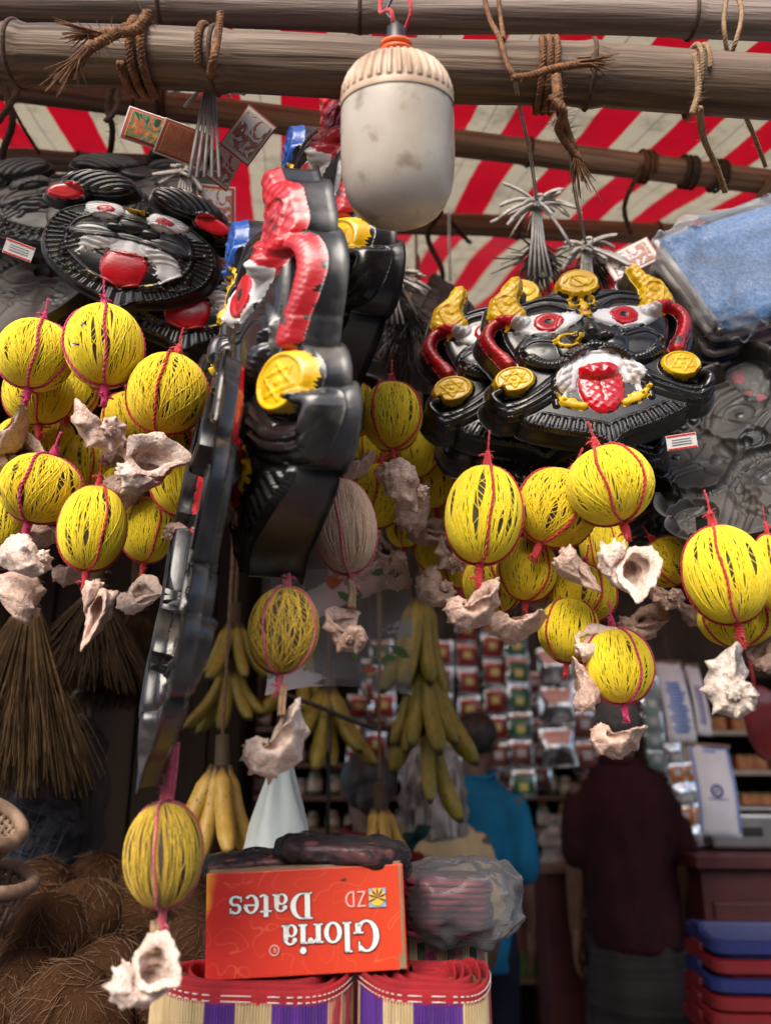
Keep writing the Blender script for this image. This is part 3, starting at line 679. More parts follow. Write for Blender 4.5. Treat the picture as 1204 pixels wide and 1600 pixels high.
# ------------------------------------------------------------------ sea shells (spiny whorled)
def shell_mesh(seed, nsp=6, spike=.5, flare=1.25, canal=.9, turns=3.2):
    rg = random.Random(seed); mb = MB(); P = []; NT, NP = 170, 44; k = .20
    tmax = 2 * math.pi * turns; ph0 = rg.random() * 6
    def ring(th, shrink=1.0, lipf=1.0):
        s = math.exp(k * (th - tmax)); row = []
        u = ((th + ph0) * nsp / (2 * math.pi)) % 1.0; sp = max(0, 1 - abs(u - .5) / .26) ** 1.6
        fin = max(0, 1 - abs(((th + ph0) * nsp / (2 * math.pi)) % 1.0 - .5) / .16)
        c = Vector((.46 * s * math.cos(th), .46 * s * math.sin(th), .95 * s))
        er = Vector((math.cos(th), math.sin(th), 0)); ez = Vector((0, 0, 1))
        for j in range(NP):
            a = 2 * math.pi * j / NP; r = .50 * s * shrink
            g = lambda c0, w_: math.exp(-(((a - c0 + math.pi) % (2 * math.pi) - math.pi) / w_) ** 2)
            sh, mid, lo2 = g(5.55, .26), g(.30, .22), g(.95, .2); low = g(1.42, .42)
            r *= 1 + spike * sp * (sh + .55 * mid + .4 * lo2) + .10 * fin * (math.cos(a - .2) > 0) + .030 * math.sin(a * 17) * (shrink > .95)
            r *= 1 + (lipf - 1) * (.2 + .8 * max(0, math.cos(a - .35))) * (1 + .30 * max(0, math.sin(a * 8 + seed)))
            q = c + er * (r * math.cos(a)) + ez * (r * math.sin(a) * 1.2)
            q += ez * canal * s * low * (.3 + .7 * shrink) + er * (-.30 * s * low * canal)
            q += Vector((0, 0, -.18 * spike * sp * sh * s))
            n3 = mnoise.noise_vector(q * 3.6 + Vector((seed, 0, 0))); n4 = mnoise.noise_vector(q * 12 + Vector((seed, 7, 0)))
            row.append(q + (n3 * .07 + n4 * .030) * s)
        return row
    for i in range(NT + 1):
        th = tmax * i / NT; f = max(0, (th - (tmax - .8)) / .8); P.append(ring(th, 1, 1 + (flare - 1) * f ** 2))
    P.append(ring(tmax + .02, .92, flare)); P.append(ring(tmax - .05, .80, 1 + (flare - 1) * .4))
    for i in range(8): P.append(ring(tmax - .1 - i * .12, .72, 1.0))
    mb.grid(P, closev=True)
    lo = Vector([min(p[i] for p in mb.v) for i in range(3)]); hi = Vector([max(p[i] for p in mb.v) for i in range(3)]); c = (lo + hi) / 2; sc = 1.55 / max(hi - lo)
    mb.v = [tuple((Vector(p) - c) * sc) for p in mb.v]
    return mb.mesh('seashell')
def shell_mat(name, a, b, c, sc=7):
    m = mat(name, a, .55, b, sc, detail=6, lo=.38, hi=.66, col3=c, scale3=sc * 2.4, lo3=.55, hi3=.72, bump=.6, bscale=16, rough2=.75); return m
M['sh_pink'] = shell_mat('pinkish_shell', (.68, .49, .40), (.50, .32, .25), (.30, .17, .13))
M['sh_white'] = shell_mat('white_shell', (.78, .63, .54), (.62, .44, .36), (.38, .25, .20))
M['sh_tan'] = shell_mat('tan_shell', (.50, .34, .27), (.36, .22, .165), (.2, .115, .085))
M['sh_speck'] = shell_mat('speckled_shell', (.68, .58, .50), (.44, .34, .29), (.09, .075, .07), 10)
SHELLS = [shell_mesh(1, 7, .48, 1.3, .6), shell_mesh(5, 8, .6, 1.25, .45), shell_mesh(9, 6, .4, 1.5, .8), shell_mesh(14, 7, .72, 1.35, .3)]
SHM = {}
def seashell(px, py, wpx, Y, label, v=0, m='sh_pink', rot=(0, 0, 0), sz=1.0):
    if (v, m) not in SHM: SHM[v, m] = with_mat(SHELLS[v], M[m])
    o = ob('seashell', SHM[v, m], None, None, W(px, py, Y), label, 'seashell', 'sea shells hanging below the coconuts')
    o.rotation_euler = [R(a) for a in rot]; s = wpx * 1.12 * S(py, Y) / 1.5; o.scale = (s, s, s * sz); return o

C = coconut
# left bunch
C(56, 555, 55, 57, 1.08, 'pink', 'round yellow coconut at far left, first under the lion masks', 0, 4, 20, 0)
C(60, 615, 50, 52, 1.19, 'red', 'shaded yellow coconut directly beneath the far left round one', 2, -8)
C(163, 541, 58, 68, 1.06, 'pink', 'large yellow coconut with two flies under the front lion mask', 3, -6, 75, 1)
C(262, 616, 59, 66, 1.08, 'red', 'yellow coconut with criss-cross thread left of the long hanging mask', 4, 8, 140, 2)
C(205, 662, 44, 52, 1.27, 'red', 'small shaded yellow coconut squeezed behind the criss-cross one', 1, -10)
C(64, 764, 60, 55, 1.08, 'pink', 'squat yellow coconut with pink cord at left, above a pale shell', 1, 12, 200, 0)
C(145, 825, 49, 68, 1.06, 'red', 'oblong yellow coconut, lowest of the left bunch, with red cord', 0, 2, 250, 1)
C(232, 828, 40, 52, 1.26, 'red', 'shaded narrow yellow coconut right of the oblong lowest one', 2, 3)
C(284, 735, 50, 74, 1.18, 'red', 'long yellow coconut half hidden behind the pale spiny shell', 3, -5)
C(8, 815, 30, 47, 1.15, 'pink', 'yellow coconut cut off by the left picture edge', 2, 0)
C(82, 690, 34, 40, 1.30, 'red', 'dim yellow coconut in the gap between two shells at left', 4, 6)
C(140, 722, 42, 46, 1.33, 'red', 'dimmest yellow coconut deep inside the left bunch', 1, -6)
C(112, 612, 40, 44, 1.28, 'red', 'shaded yellow coconut between the far left and the fly specked one', 0, 4)
C(30, 690, 34, 38, 1.25, 'pink', 'shaded yellow coconut behind the pale shell at far left', 3, -4)
C(310, 668, 34, 44, 1.34, 'red', 'dim yellow coconut against the top of the long hanging mask', 2, 5)
C(185, 770, 36, 44, 1.34, 'red', 'dim yellow coconut behind the dark brown shell', 3, 5)
# middle
C(443, 984, 54, 67, .98, 'faded', 'olive yellow coconut with diamond net of thread hanging below the edge on mask', 5, 3, 30, 1)
C(255, 1335, 58, 77, .96, 'faded', 'lowest hanging coconut with faded pink cord above the white shell', 6, -4, 100, 0)
C(537, 822, 49, 77, 1.06, 'faded', 'undyed tan coconut beside the edge on mask', 7, -8, 320, 2)
C(612, 650, 46, 55, 1.22, 'red', 'yellow coconut nearest below the bulb with a red Y of cord', 1, 0, 60, 0)
C(560, 640, 26, 44, 1.24, 'red', 'sliver of yellow coconut behind the edge of the black mask', 2, 3)
C(650, 700, 44, 50, 1.38, 'red', 'shaded yellow coconut behind the one nearest below the bulb', 0, -6)
C(590, 775, 40, 52, 1.40, 'red', 'shaded yellow coconut beside the tan one', 4, 8)
C(672, 748, 42, 50, 1.42, 'red', 'shaded yellow coconut under the curled edge of a mask', 1, -10)
C(632, 826, 28, 30, 1.46, 'red', 'small dim yellow coconut with crossed red cords', 0, 0)
C(682, 858, 36, 38, 1.48, 'red', 'dim yellow coconut above the hanging green bananas', 2, 6)
C(575, 700, 34, 42, 1.44, 'red', 'dim yellow coconut above the crumpled brown shell', 3, 2)
C(700, 800, 36, 42, 1.46, 'red', 'dim yellow coconut left behind the pear shaped one', 4, -4)
C(720, 880, 34, 40, 1.46, 'red', 'dim yellow coconut below left of the pear shaped one', 1, 4)
# right bunch
C(755, 804, 58, 80, 1.06, 'red', 'pear shaped yellow coconut at the left of the right bunch', 3, 6, 215, 1)
C(868, 794, 61, 63, 1.10, 'red', 'tilted round yellow coconut in the middle of the right bunch', 4, 26, 60, 2)
C(952, 758, 65, 62, 1.03, 'red', 'round yellow coconut under the chin of the front mask', 0, -14, 330, 0)
C(822, 890, 46, 50, 1.17, 'red', 'yellow coconut below and between the pear shaped and tilted ones', 2, 5, 30, 0)
C(770, 912, 46, 48, 1.26, 'red', 'yellow coconut peeping out under the pear shaped one', 4, -12)
C(905, 928, 54, 46, 1.20, 'red', 'yellow coconut wedged behind two shells in the right bunch', 1, 14)
C(888, 985, 46, 50, 1.17, 'red', 'yellow coconut above the spiny tan shell in the right bunch', 3, 8, 80, 2)
C(965, 1040, 51, 58, 1.13, 'pink', 'lowest yellow coconut of the right bunch', 2, -4, 15, 0)
C(942, 850, 36, 52, 1.25, 'red', 'shaded yellow coconut behind the white starry shell', 0, 0)
C(1132, 897, 60, 78, 1.04, 'red', 'largest oblong yellow coconut at right above the speckled shell', 3, -7, 300, 1)
C(1206, 895, 28, 62, 1.08, 'red', 'yellow coconut cut off by the right picture edge', 1, 0)
C(1150, 968, 56, 44, 1.16, 'red', 'yellow coconut tucked below the largest oblong one', 2, 4, 60, 2)
C(1042, 878, 42, 38, 1.30, 'red', 'small shaded yellow coconut left of the largest oblong one', 4, -30)
# shells
SH = seashell
SH(22, 665, 92, 1.05, 'brown shell with open mouth under the far left coconut', 2, 'sh_tan', (70, 20, 30))
SH(30, 708, 84, 1.08, 'pale shell below the brown one at far left', 0, 'sh_pink', (110, -20, 80))
SH(152, 660, 92, 1.02, 'pointed cream shell under the coconut with flies', 3, 'sh_pink', (60, 35, 190))
SH(240, 725, 104, 1.04, 'pale spiny shell under the criss-cross coconut', 1, 'sh_white', (80, -30, 120))
SH(205, 748, 78, 1.20, 'dark brown shell behind the pale spiny one', 3, 'sh_tan', (30, 40, 10))
SH(30, 872, 84, 1.04, 'smooth pinkish shell under the squat coconut at left', 0, 'sh_white', (100, 15, 250))
SH(20, 925, 92, 1.08, 'lowest shell at the left picture edge with dark mouth', 2, 'sh_pink', (65, -15, 300))
SH(146, 962, 80, 1.03, 'knobbly shell hanging point down under the oblong coconut', 0, 'sh_pink', (190, 10, 30), 1.25)
SH(228, 928, 82, 1.22, 'cream shell with wide open mouth hanging above the brooms', 2, 'sh_white', (95, 0, 60))
SH(288, 828, 70, 1.14, 'tan spiny shell against the edge of the long hanging mask', 1, 'sh_pink', (20, 50, 70))
SH(112, 888, 62, 1.30, 'small dim shell behind the oblong coconut', 0, 'sh_tan', (60, 60, 0))
SH(72, 832, 62, 1.26, 'small dim shell between the two left pink corded coconuts', 3, 'sh_tan', (10, 80, 40))
SH(440, 1148, 128, .95, 'large white ridged shell hanging below the net wound coconut', 1, 'sh_white', (75, 15, 20))
SH(238, 1522, 122, .93, 'white crown like shell at the bottom left, lowest of all', 3, 'sh_white', (105, -5, 60), .85)
SH(545, 975, 104, 1.02, 'orange brown shell under the undyed tan coconut', 2, 'sh_tan', (60, 30, 150))
SH(560, 722, 66, 1.18, 'grey shell beside the edge on mask above the tan coconut', 0, 'sh_pink', (80, 60, 20))
SH(624, 755, 80, 1.17, 'cream angular shell under the coconut nearest the bulb', 3, 'sh_pink', (70, 20, 240))
SH(648, 792, 76, 1.33, 'brown shell behind the cream angular one', 1, 'sh_tan', (40, 10, 60))
SH(680, 830, 76, 1.38, 'brown scalloped shell left of the pear shaped coconut', 0, 'sh_tan', (120, 30, 70))
SH(602, 858, 62, 1.36, 'crumpled brown shell right of the tan coconut', 3, 'sh_tan', (20, 30, 150))
SH(625, 890, 66, 1.42, 'dark flat brown shell above the plastic sheet', 2, 'sh_tan', (80, 0, 10))
SH(672, 922, 84, 1.40, 'brown shell hanging over the stem of the green bananas', 0, 'sh_tan', (100, -10, 200))
SH(562, 888, 60, 1.30, 'dim brown shell behind the knot of the tan coconut', 1, 'sh_tan', (50, 70, 30))
SH(748, 940, 100, 1.03, 'pinkish ridged shell under the pear shaped coconut', 1, 'sh_pink', (95, 25, 20))
SH(818, 970, 104, 1.10, 'long pink shell pointing right beside the ridged one', 2, 'sh_pink', (80, 70, 10))
SH(905, 892, 78, 1.07, 'knobbly pink shell under the tilted coconut', 0, 'sh_pink', (150, 20, 120))
SH(985, 895, 104, 1.0, 'white star shaped shell under the chin coconut', 3, 'sh_white', (165, 15, 30))
SH(932, 998, 72, 1.12, 'small smooth pale shell above the lowest coconut at right', 2, 'sh_white', (70, 10, 80))
SH(906, 1066, 76, 1.12, 'tan cone shaped shell with spire showing in the right bunch', 0, 'sh_pink', (30, -20, 10))
SH(970, 1150, 88, 1.09, 'tan shell with pointed end, lowest of the right bunch', 1, 'sh_pink', (85, 60, 0))
SH(1148, 1062, 122, .99, 'large black speckled shell at the right', 1, 'sh_speck', (85, -20, 150))
SH(1196, 1010, 70, 1.14, 'pale shell behind the speckled one at the right edge', 2, 'sh_tan', (40, 0, 60))
SH(1035, 925, 66, 1.27, 'small pinkish shell left of the largest oblong coconut', 0, 'sh_tan', (60, 40, 150))
SH(1008, 972, 72, 1.33, 'blurred tan shell above the white printed banner', 3, 'sh_tan', (100, 20, 40))
SH(1082, 952, 62, 1.30, 'branching brown shell beside the largest oblong coconut', 3, 'sh_tan', (20, 70, 200))
SH(180, 700, 60, 1.24, 'dim brown shell below the fly specked coconut', 1, 'sh_tan', (20, 10, 60))
SH(60, 735, 56, 1.2, 'brown shell behind the squat coconut at left', 3, 'sh_tan', (40, 30, 90))
SH(705, 862, 62, 1.38, 'brown shell left below the pear shaped coconut', 3, 'sh_tan', (60, 10, 160))
SH(860, 930, 60, 1.2, 'small brown shell between coconuts in the right bunch', 1, 'sh_tan', (50, 20, 30))

# ------------------------------------------------------------------ ground and shop shell
def slab(name, mm, c, d, label=None, cat=None, kind=None, bevel=0.0):
    return MB().box((0, 0, 0), d).build(name, mm, None, False, bevel, c, label=label, cat=cat, kind=kind)
M['concrete'] = mat('grey_concrete', (.20, .19, .18), .9, (.13, .12, .115), 6, bump=.3, bscale=40)
M['plaster'] = mat('stained_plaster', (.13, .12, .105), .9, (.08, .075, .065), 4, bump=.2, bscale=20)
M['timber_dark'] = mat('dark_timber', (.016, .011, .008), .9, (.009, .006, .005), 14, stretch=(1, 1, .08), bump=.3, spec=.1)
M['timber_shelf'] = mat('brown_shelf_board', (.24, .15, .10), .7, (.16, .10, .065), 16, stretch=(.1, 1, 1))
M['maroon_wood'] = mat('maroon_painted_wood', (.085, .014, .014), .55, (.06, .01, .011), 8)
M['white_wood'] = mat('cream_painted_wood', (.5, .47, .40), .6, (.4, .37, .3), 8)
M['steel_s'] = mat('grey_blocker_panel', (.16, .17, .18), .5, (.11, .115, .12), 8)
g = MB().grid([[(x, y, 0) for x in (-60, -6, 6, 60)] for y in (-60, -3, 6, 60)]).build('ground', M['concrete'], None, kind='structure')
def wall(name, label, c, d, mm): return slab(name, mm, c, d, label, 'wall')
wall('back_wall', 'stained plaster back wall of the shop behind the shelves', (.5, 5.3, 1.6), (5.6, .12, 3.2), M['plaster'])
wall('side_wall', 'shaded plaster side wall at the right of the shop', (3.25, 4.2, 1.6), (.12, 2.1, 3.2), M['plaster'])
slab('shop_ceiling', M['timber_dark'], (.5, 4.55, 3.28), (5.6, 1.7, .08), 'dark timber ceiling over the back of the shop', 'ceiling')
opp = thing('added_sky_blocker', 'added unseen building behind the viewer that blocks low sky light', 'building', (0, -5.2, 0))  # unseen building added to keep low sky light out of the shop interior
MB().box((0, -.2, 1.55), (26, .4, 3.1)).build('wall', M['plaster'], opp, False); MB().box((0, .15, 3.16), (26.4, 1.2, .12)).build('blocker_slab', M['concrete'], opp, False)
for i in range(8): MB().box((-10.5 + 3 * i, .02, 1.2), (2.2, .05, 2.3)).build('blocker_panel', M['steel_s'], opp, False)
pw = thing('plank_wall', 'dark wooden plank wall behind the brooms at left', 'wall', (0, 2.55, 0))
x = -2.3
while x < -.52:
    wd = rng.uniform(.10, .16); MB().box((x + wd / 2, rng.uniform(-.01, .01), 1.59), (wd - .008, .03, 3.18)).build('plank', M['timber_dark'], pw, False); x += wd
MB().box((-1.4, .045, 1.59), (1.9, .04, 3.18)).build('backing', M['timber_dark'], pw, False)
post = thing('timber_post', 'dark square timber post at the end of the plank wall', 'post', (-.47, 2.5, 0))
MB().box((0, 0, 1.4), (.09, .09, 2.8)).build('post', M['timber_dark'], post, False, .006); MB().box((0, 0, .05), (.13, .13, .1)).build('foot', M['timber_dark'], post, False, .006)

# ------------------------------------------------------------------ organic bodies
def organic(mb, name, voxel=.012, it=4, sm=.5):
    me = mb.mesh(name); o = bpy.data.objects.new(name, me); COL.objects.link(o)
    r = o.modifiers.new('r', 'REMESH'); r.mode = 'VOXEL'; r.voxel_size = voxel; s_ = o.modifiers.new('s', 'SMOOTH'); s_.iterations = it; s_.factor = sm
    dg = bpy.context.evaluated_depsgraph_get(); out = bpy.data.meshes.new_from_object(o.evaluated_get(dg)); out.name = name
    bpy.data.objects.remove(o); bpy.data.meshes.remove(me); out.polygons.foreach_set('use_smooth', [True] * len(out.polygons)); return out
def ellipsoid(mb, c, r, rot=None, n=20):
    c = Vector(c); P = []
    for i in range(n // 2 + 1):
        s = .001 + (math.pi - .002) * i / (n // 2); row = []
        for k in range(n):
            a = 2 * math.pi * k / n; v = Vector((r[0] * math.sin(s) * math.cos(a), r[1] * math.sin(s) * math.sin(a), r[2] * math.cos(s)))
            row.append(c + (rot @ v if rot is not None else v))
        P.append(row)
    mb.grid(P, closev=True)
    m = len(P[0]); o = len(mb.v) - m * len(P); mb.f.append(tuple(o + k for k in range(m))); mb.f.append(tuple(o + (len(P) - 1) * m + k for k in range(m - 1, -1, -1)))
def loft(mb, rings, n=28, caps=True):
    """rings: (centre, rx, ry, yaw)"""
    P = []
    for c, rx, ry, yw in rings:
        P.append([(c[0] + rx * math.cos(a) * math.cos(yw) - ry * math.sin(a) * math.sin(yw), c[1] + rx * math.cos(a) * math.sin(yw) + ry * math.sin(a) * math.cos(yw), c[2]) for a in (2 * math.pi * k / n for k in range(n))])
    o = len(mb.v); mb.grid(P, closev=True)
    if caps: mb.f.append(tuple(o + k for k in range(n - 1, -1, -1))); mb.f.append(tuple(o + (len(P) - 1) * n + k for k in range(n)))
def smoothed(pts, n=5): return catmull(pts, n)
def limb(mb, pts, rs, n=14):
    cp = smoothed(pts, 4); k = len(pts) - 1; rr = []
    for i in range(len(cp)):
        f = i / 4; j = min(int(f), k - 1); rr.append(rs[j] + (rs[j + 1] - rs[j]) * (f - j))
    mb.tube(cp, rr, n)
    ellipsoid(mb, pts[-1], (rs[-1],) * 3, n=12)
def hand(mb, wr, d, side, pal, ln=.18, curl=.5):
    """relaxed hand from the wrist along d; side: across the knuckles towards the thumb; pal: palm direction"""
    d = Vector(d).normalized(); s = Vector(side).normalized(); p = Vector(pal).normalized(); wr = Vector(wr); k = ln / .18
    for q in range(4):
        o = (q - 1.5) * .021 * k
        mb.tube([wr - d * .01 + s * o * .6, wr + d * .045 * k + s * o, wr + d * .088 * k + s * o], [.016 * k, .016 * k, .0125 * k], 8)
    for q, L_ in ((0, .062), (1, .078), (2, .084), (3, .074)):
        o = s * (q - 1.5) * .0225 * k; a = wr + d * .082 * k + o; b = a + (d + p * curl * .35) * L_ * .45 * k; c = b + (d + p * curl * .9) * L_ * .33 * k; e = c + (d * .8 + p * curl * 1.3) * L_ * .28 * k
        mb.tube([a, b, c, e], [.0105 * k, .0098 * k, .009 * k, .0065 * k], 8)
    a = wr + s * .026 * k + d * .02 * k; b = a + (s * .9 + d * .8 + p * .4).normalized() * .04 * k; c = b + (d * 1 + s * .25 + p * .5).normalized() * .034 * k
    mb.tube([a, b, c, c + (d + p * .3).normalized() * .022 * k], [.017 * k, .0135 * k, .0115 * k, .008 * k], 8)
def head(mb, c, r=.095, look=(0, 1, 0), tilt=0):
    """skull with jaw, nose, brow, lips and ears, facing look"""
    y = Vector(look).normalized(); z = Vector((0, 0, 1)); z = (z - y * z.dot(y)).normalized(); x = y.cross(z); Mx = Matrix((x, y, z)).transposed(); c = Vector(c); T = lambda *v: c + Mx @ Vector(v)
    ellipsoid(mb, T(0, -.012, .03), (r * .82, r * 1.02, r * .98), Mx, 24); ellipsoid(mb, T(0, .03, -.045), (r * .62, r * .66, r * .80), Mx, 20)
    mb.tube([T(0, .088, .03), T(0, .112, -.012), T(0, .10, -.024)], [.009, .015, .012], 8)
    for sx in (-1, 1):
        ellipsoid(mb, T(sx * .082, -.008, -.004), (.012, .022, .034), Mx, 12); ellipsoid(mb, T(sx * .034, .085, .022), (.015, .012, .010), Mx, 10); mb.tube([T(sx * .055, .083, .040), T(sx * .015, .094, .040)], .010, 6)
    ellipsoid(mb, T(0, .088, -.050), (.026, .014, .007), Mx, 12); ellipsoid(mb, T(0, .086, -.062), (.022, .014, .008), Mx, 12)
M['skin'] = mat('brown_skin', (.13, .065, .04), .55, (.10, .048, .03), 20, subs=.1)
M['hair_black'] = mat('black_hair', (.010, .009, .009), .5, (.022, .02, .018), 90, stretch=(1, 1, .1), bump=.5, bscale=120)
M['hair_grey'] = mat('grey_hair', (.36, .34, .31), .6, (.06, .055, .05), 60, lo=.38, hi=.62, stretch=(1, 1, .12), bump=.6, bscale=120)
M['hair_short'] = mat('cropped_grey_hair', (.20, .19, .18), .7, (.06, .056, .054), 160, bump=.5, bscale=200)
def cloth(name, a, b, sc=8, bump=.5, bs=14, **k): return mat(name, a, .85, b, sc, bump=bump, bscale=bs, spec=.15, **k)
M['maroon_cloth'] = cloth('maroon_cotton', (.032, .008, .011), (.02, .006, .008)); M['blue_cloth'] = cloth('blue_cotton', (.010, .15, .29), (.008, .11, .22)); M['cream_cloth'] = cloth('cream_cotton', (.52, .42, .23), (.42, .33, .17))
M['green_cloth'] = cloth('dark_green_cotton', (.012, .045, .045), (.008, .03, .032)); M['wine_cloth'] = cloth('wine_cotton', (.14, .01, .016), (.1, .008, .012)); M['grey_cloth'] = cloth('dark_grey_cotton', (.035, .033, .034), (.022, .021, .022), stretch=(.2, .2, 8)); M['navy_cloth'] = cloth('navy_cotton', (.012, .016, .032), (.008, .01, .02))

def person(label, px, py_head, Y, shirt, lower, hair, scale=1.0, lean=0.0, yaw=0.0, larm=None, rarm=None, hairmode='short', skirt=False, voxel=.010, drape=None):
    """an adult standing with the back to the viewer; head top at (px, py_head)"""
    top = W(px, py_head, Y); base = Vector((top.x, Y, 0)); k = top.z / 1.66
    t = thing('person', label, 'person', base, Matrix.Rotation(yaw, 3, 'Z'), None, (k,) * 3)
    L_ = lambda z: lean * max(0, z - .9) ** 1.3                     # forward lean above the hips
    b = MB(); sh = 1.36
    loft(b, [((0, L_(z), z), rx, ry, 0) for z, rx, ry in ((.80, .15, .11), (.90, .165, .12), (1.0, .155, .105), (1.1, .15, .10), (1.22, .165, .11), (1.30, .175, .105), (1.36, .15, .09), (1.40, .075, .07), (1.43, .056, .06), (1.50, .054, .058))])
    head(b, (0, L_(1.54) + .03, 1.555), .098, (0, 1, -.25))
    la = larm or [(-.155, L_(sh), 1.34), (-.20, L_(1.1) - .01, 1.08), (-.195, .03, .84)]; ra = rarm or [(.155, L_(sh), 1.34), (.20, L_(1.1) + .01, 1.08), (.19, .12, .88)]
    for sd, ar in ((-1, la), (1, ra)):
        limb(b, ar, [.052, .042, .027]); d = (Vector(ar[2]) - Vector(ar[1])).normalized(); hand(b, Vector(ar[2]) + d * .015, d, Vector((0, 1, 0)) - d * d.y, Vector((-sd, 0, 0)))
        limb(b, [(sd * .085, 0, .84), (sd * .088, .01, .46), (sd * .088, -.015, .09)], [.085, .056, .040]); limb(b, [(sd * .088, -.04, .045), (sd * .092, .06, .035), (sd * .095, .14, .025)], [.036, .036, .025])
    ob('body', organic(b, 'body', voxel, 3), M['skin'], t)
    s = MB()
    loft(s, [((0, L_(z), z), rx, ry, 0) for z, rx, ry in ((.76, .178, .145), (.84, .180, .146), (.95, .172, .135), (1.08, .168, .13), (1.22, .178, .132), (1.31, .180, .125), (1.37, .150, .108), (1.405, .098, .088), (1.43, .074, .076))])
    for sd, ar in ((-1, la), (1, ra)):
        a, e = Vector(ar[0]), Vector(ar[1]); m_ = a.lerp(e, .55); limb(s, [a + Vector((-sd * .02, 0, .0)), m_.lerp(a, .4), e.lerp(a, .12)], [.062, .064, .068])
    sm_ = organic(s, 'shirt', .012, 6)
    for v in sm_.vertices: v.co += v.normal * (.012 * mnoise.noise((v.co.x * 13, v.co.y * 9, v.co.z * 3.2 + v.co.x * 5)) + .006 * mnoise.noise((v.co.x * 22, v.co.y * 22, v.co.z * 9 - v.co.x * 16)))
    so = ob('shirt', sm_, M[shirt], t)
    c = MB(); c.tube([(.080 * math.cos(a), L_(1.42) + .080 * math.sin(a), 1.428 + .012 * math.sin(a)) for a in (2 * math.pi * q / 20 for q in range(20))], .014, 8, closed=True); c.build('collar', M[shirt], so)
    l = MB()
    if skirt:
        P = []
        for z, rx, ry in ((.02, .215, .18), (.3, .20, .17), (.57, .188, .155), (.60, .196, .162), (.61, .182, .148), (.69, .188, .153), (.70, .175, .14), (.765, .176, .138), (.87, .15, .11)):
            P.append([(rx * (1 + .05 * math.sin(7 * a + z * 3)) * math.cos(a), ry * (1 + .05 * math.sin(7 * a + z * 3)) * math.sin(a), z) for a in (2 * math.pi * q / 56 for q in range(56))])
        l.grid(P, closev=True); l.build('lungi', M[lower], t)
    else:
        loft(l, [((0, 0, z), rx, ry, 0) for z, rx, ry in ((.76, .175, .135), (.82, .18, .138), (.92, .172, .125))])
        for sd in (-1, 1): limb(l, [(sd * .088, 0, .82), (sd * .09, .01, .46), (sd * .09, -.01, .08)], [.10, .075, .066])
        ob('trousers', organic(l, 'trousers', .012, 5), M[lower], t)
    h = MB(); y = L_(1.54) + .03
    if hairmode == 'short': ellipsoid(h, (0, y - .022, 1.592), (.090, .105, .092), n=24)
    elif hairmode == 'bun': ellipsoid(h, (0, y - .020, 1.592), (.098, .115, .104), n=24); ellipsoid(h, (0, y - .12, 1.53), (.055, .045, .05), n=16)
    else:
        ellipsoid(h, (0, y - .02, 1.592), (.112, .122, .106), n=24); loft(h, [((0, y - .06 - .02 * q, 1.60 - .085 * q), .10 + .020 * math.sin(q * 1.1) + .004 * q, .075 - .006 * q, 0) for q in range(4)])
    hm = organic(h, 'hair', .010, 2)
    for v in hm.vertices:
        n_ = mnoise.noise_vector(v.co * 22); v.co += n_ * (.012 if hairmode == 'long' else .004)
    ob('hair', hm, M[hair], t)
    if drape:
        d = MB(); P = []
        for i in range(15):
            f = i / 14; row = []
            for q in range(9):
                u = (q - 4) / 4; x = -.20 + .34 * f + .09 * u * .6; z = 1.00 + .40 * math.sin(f * 1.75) + .09 * u * .5
                row.append((x, L_(z) - .165 - .02 * math.sin(q * 2.2) + (.06 if f > .85 else 0), z))
            P.append(row)
        d.grid(P); dm = d.mesh('shoulder_drape'); o = ob('shoulder_drape', dm, M[drape], t); so_ = o.modifiers.new('t', 'SOLIDIFY'); so_.thickness = .012
    return t

# ------------------------------------------------------------------ people in the shop
person('man in a maroon shirt and grey lungi standing with his back turned', 962, 1092, 3.25, 'maroon_cloth', 'grey_cloth', 'hair_short', lean=.12, yaw=R(-14), skirt=True, hairmode='short', voxel=.0075,
       larm=[(-.16, .04, 1.33), (-.20, .03, 1.05), (-.215, .04, .80)])
person('man in a bright blue shirt and dark trousers leaning over the counter', 725, 1118, 3.1, 'blue_cloth', 'navy_cloth', 'hair_black', lean=.22, yaw=R(-25))
person('person with long bushy grey hair and a cream top behind the bananas', 676, 1163, 2.6, 'cream_cloth', 'navy_cloth', 'hair_grey', hairmode='long', lean=.1, yaw=R(10))
person('dark haired person in wine red top with a green drape', 578, 1188, 2.45, 'wine_cloth', 'green_cloth', 'hair_black', hairmode='bun', lean=.05, yaw=R(12), drape='green_cloth')

